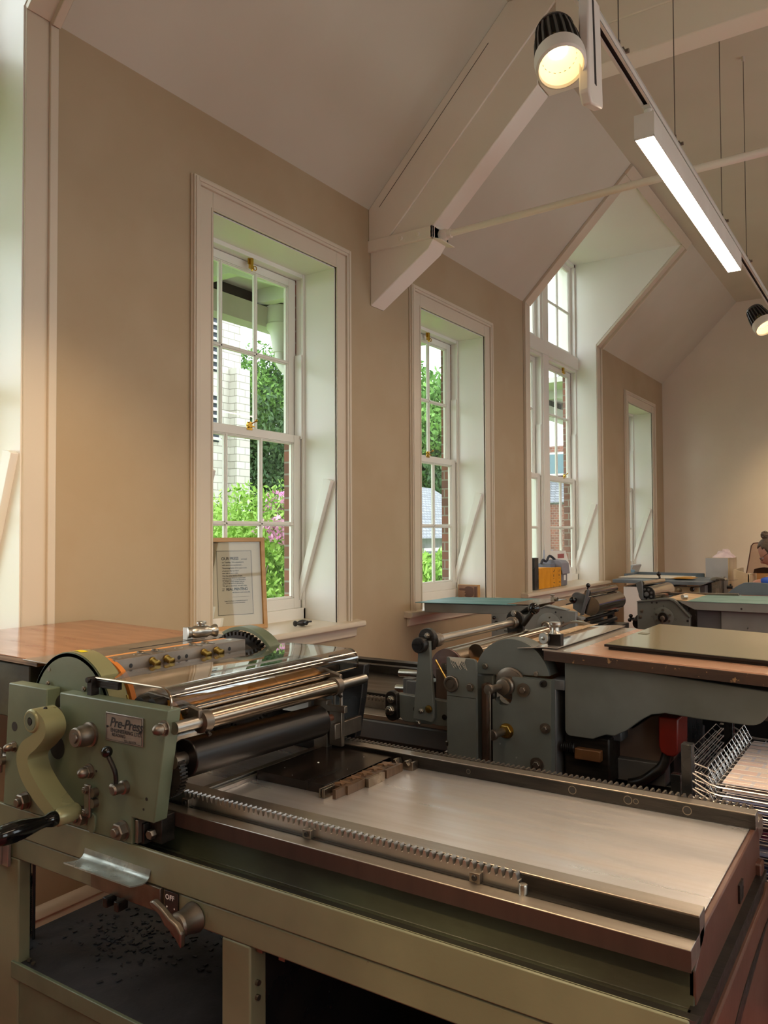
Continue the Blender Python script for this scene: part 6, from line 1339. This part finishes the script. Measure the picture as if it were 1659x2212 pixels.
mb = MB(); mb.tube(spl([(-3.82, 4.42, 2.9), (-3.80, 4.43, 2.78), (-3.60, 4.5, 2.6), (-3.36, 4.56, 2.45), (-3.30, 4.57, 2.3), (-3.30, 4.57, -.3)], 5), .04, 12); mb.build('downpipe', 'render', e)
e2 = copy_tree(e); e2.location = (-3.6, 12.8-.35, 2.9); e2['label'] = 'white eaves and gutter outside beyond the tall dormer window'; e['group'] = e2['group'] = 'white eaves gutters'
# ================================================================== CAMERA, SKY, RENDER SETTINGS
cam = bpy.data.cameras.new('camera'); co = bpy.data.objects.new('camera', cam); COL.objects.link(co)
F = 1724.3; yaw, pit, rol = .58356, .028127, -.0047312
fw = Vector((-math.sin(yaw)*math.cos(pit), math.cos(yaw)*math.cos(pit), math.sin(pit))); r0 = Vector((math.cos(yaw), math.sin(yaw), 0)); u0 = r0.cross(fw)
rr = r0*math.cos(rol)+u0*math.sin(rol); uu = -r0*math.sin(rol)+u0*math.cos(rol)
co.matrix_world = Matrix((( rr.x, uu.x, -fw.x, 0), (rr.y, uu.y, -fw.y, 0), (rr.z, uu.z, -fw.z, 1.55), (0, 0, 0, 1)))
cam.sensor_fit = 'VERTICAL'; cam.sensor_height = 36; cam.sensor_width = 27; cam.lens = F/2212*36; cam.clip_start = .02; cam.clip_end = 300
sc.camera = co
w = bpy.data.worlds.new('overcast_sky'); sc.world = w; w.use_nodes = True; nt = w.node_tree; N = nt.nodes; L = nt.links
bg = N['Background']; tc = N.new('ShaderNodeTexCoord'); nz = N.new('ShaderNodeTexNoise'); nz.inputs['Scale'].default_value = 2.2; nz.inputs['Detail'].default_value = 5
L.new(tc.outputs['Generated'], nz.inputs['Vector']); cr = N.new('ShaderNodeValToRGB'); cr.color_ramp.elements[0].position = .35; cr.color_ramp.elements[1].position = .65
cr.color_ramp.elements[0].color = (.80, .90, 1., 1); cr.color_ramp.elements[1].color = (.95, .99, 1., 1); L.new(nz.outputs['Fac'], cr.inputs[0]); L.new(cr.outputs[0], bg.inputs['Color'])
bg.inputs['Strength'].default_value = 4.5
for a, b in RO:
    li = bpy.data.lights.new('window_portal', 'AREA'); li.shape = 'RECTANGLE'; li.size = 2.06; li.size_y = b-a; li.cycles.is_portal = True
    lo = bpy.data.objects.new('window_portal', li); COL.objects.link(lo); lo.location = (XR+.34, (a+b)/2, 2.07); lo.rotation_euler = (0, R(90), 0)
# daylight portals in the window openings
for k in range(5):
    y0, y1, z0, z1 = OPEN[k]; li = bpy.data.lights.new('window_portal', 'AREA'); li.shape = 'RECTANGLE'; li.size = z1-z0; li.size_y = y1-y0; li.cycles.is_portal = True
    lo = bpy.data.objects.new('window_portal', li); COL.objects.link(lo); lo.location = (-3.24, (y0+y1)/2, (z0+z1)/2); lo.rotation_euler = (0, R(-90), 0)
for o in bpy.data.objects:
    if '_w' in o.keys(): del o['_w']
vs_ = sc.view_settings; vs_.view_transform = 'Standard'; vs_.look = 'None'; vs_.gamma = 1; vs_.use_curve_mapping = False; vs_.exposure = 0
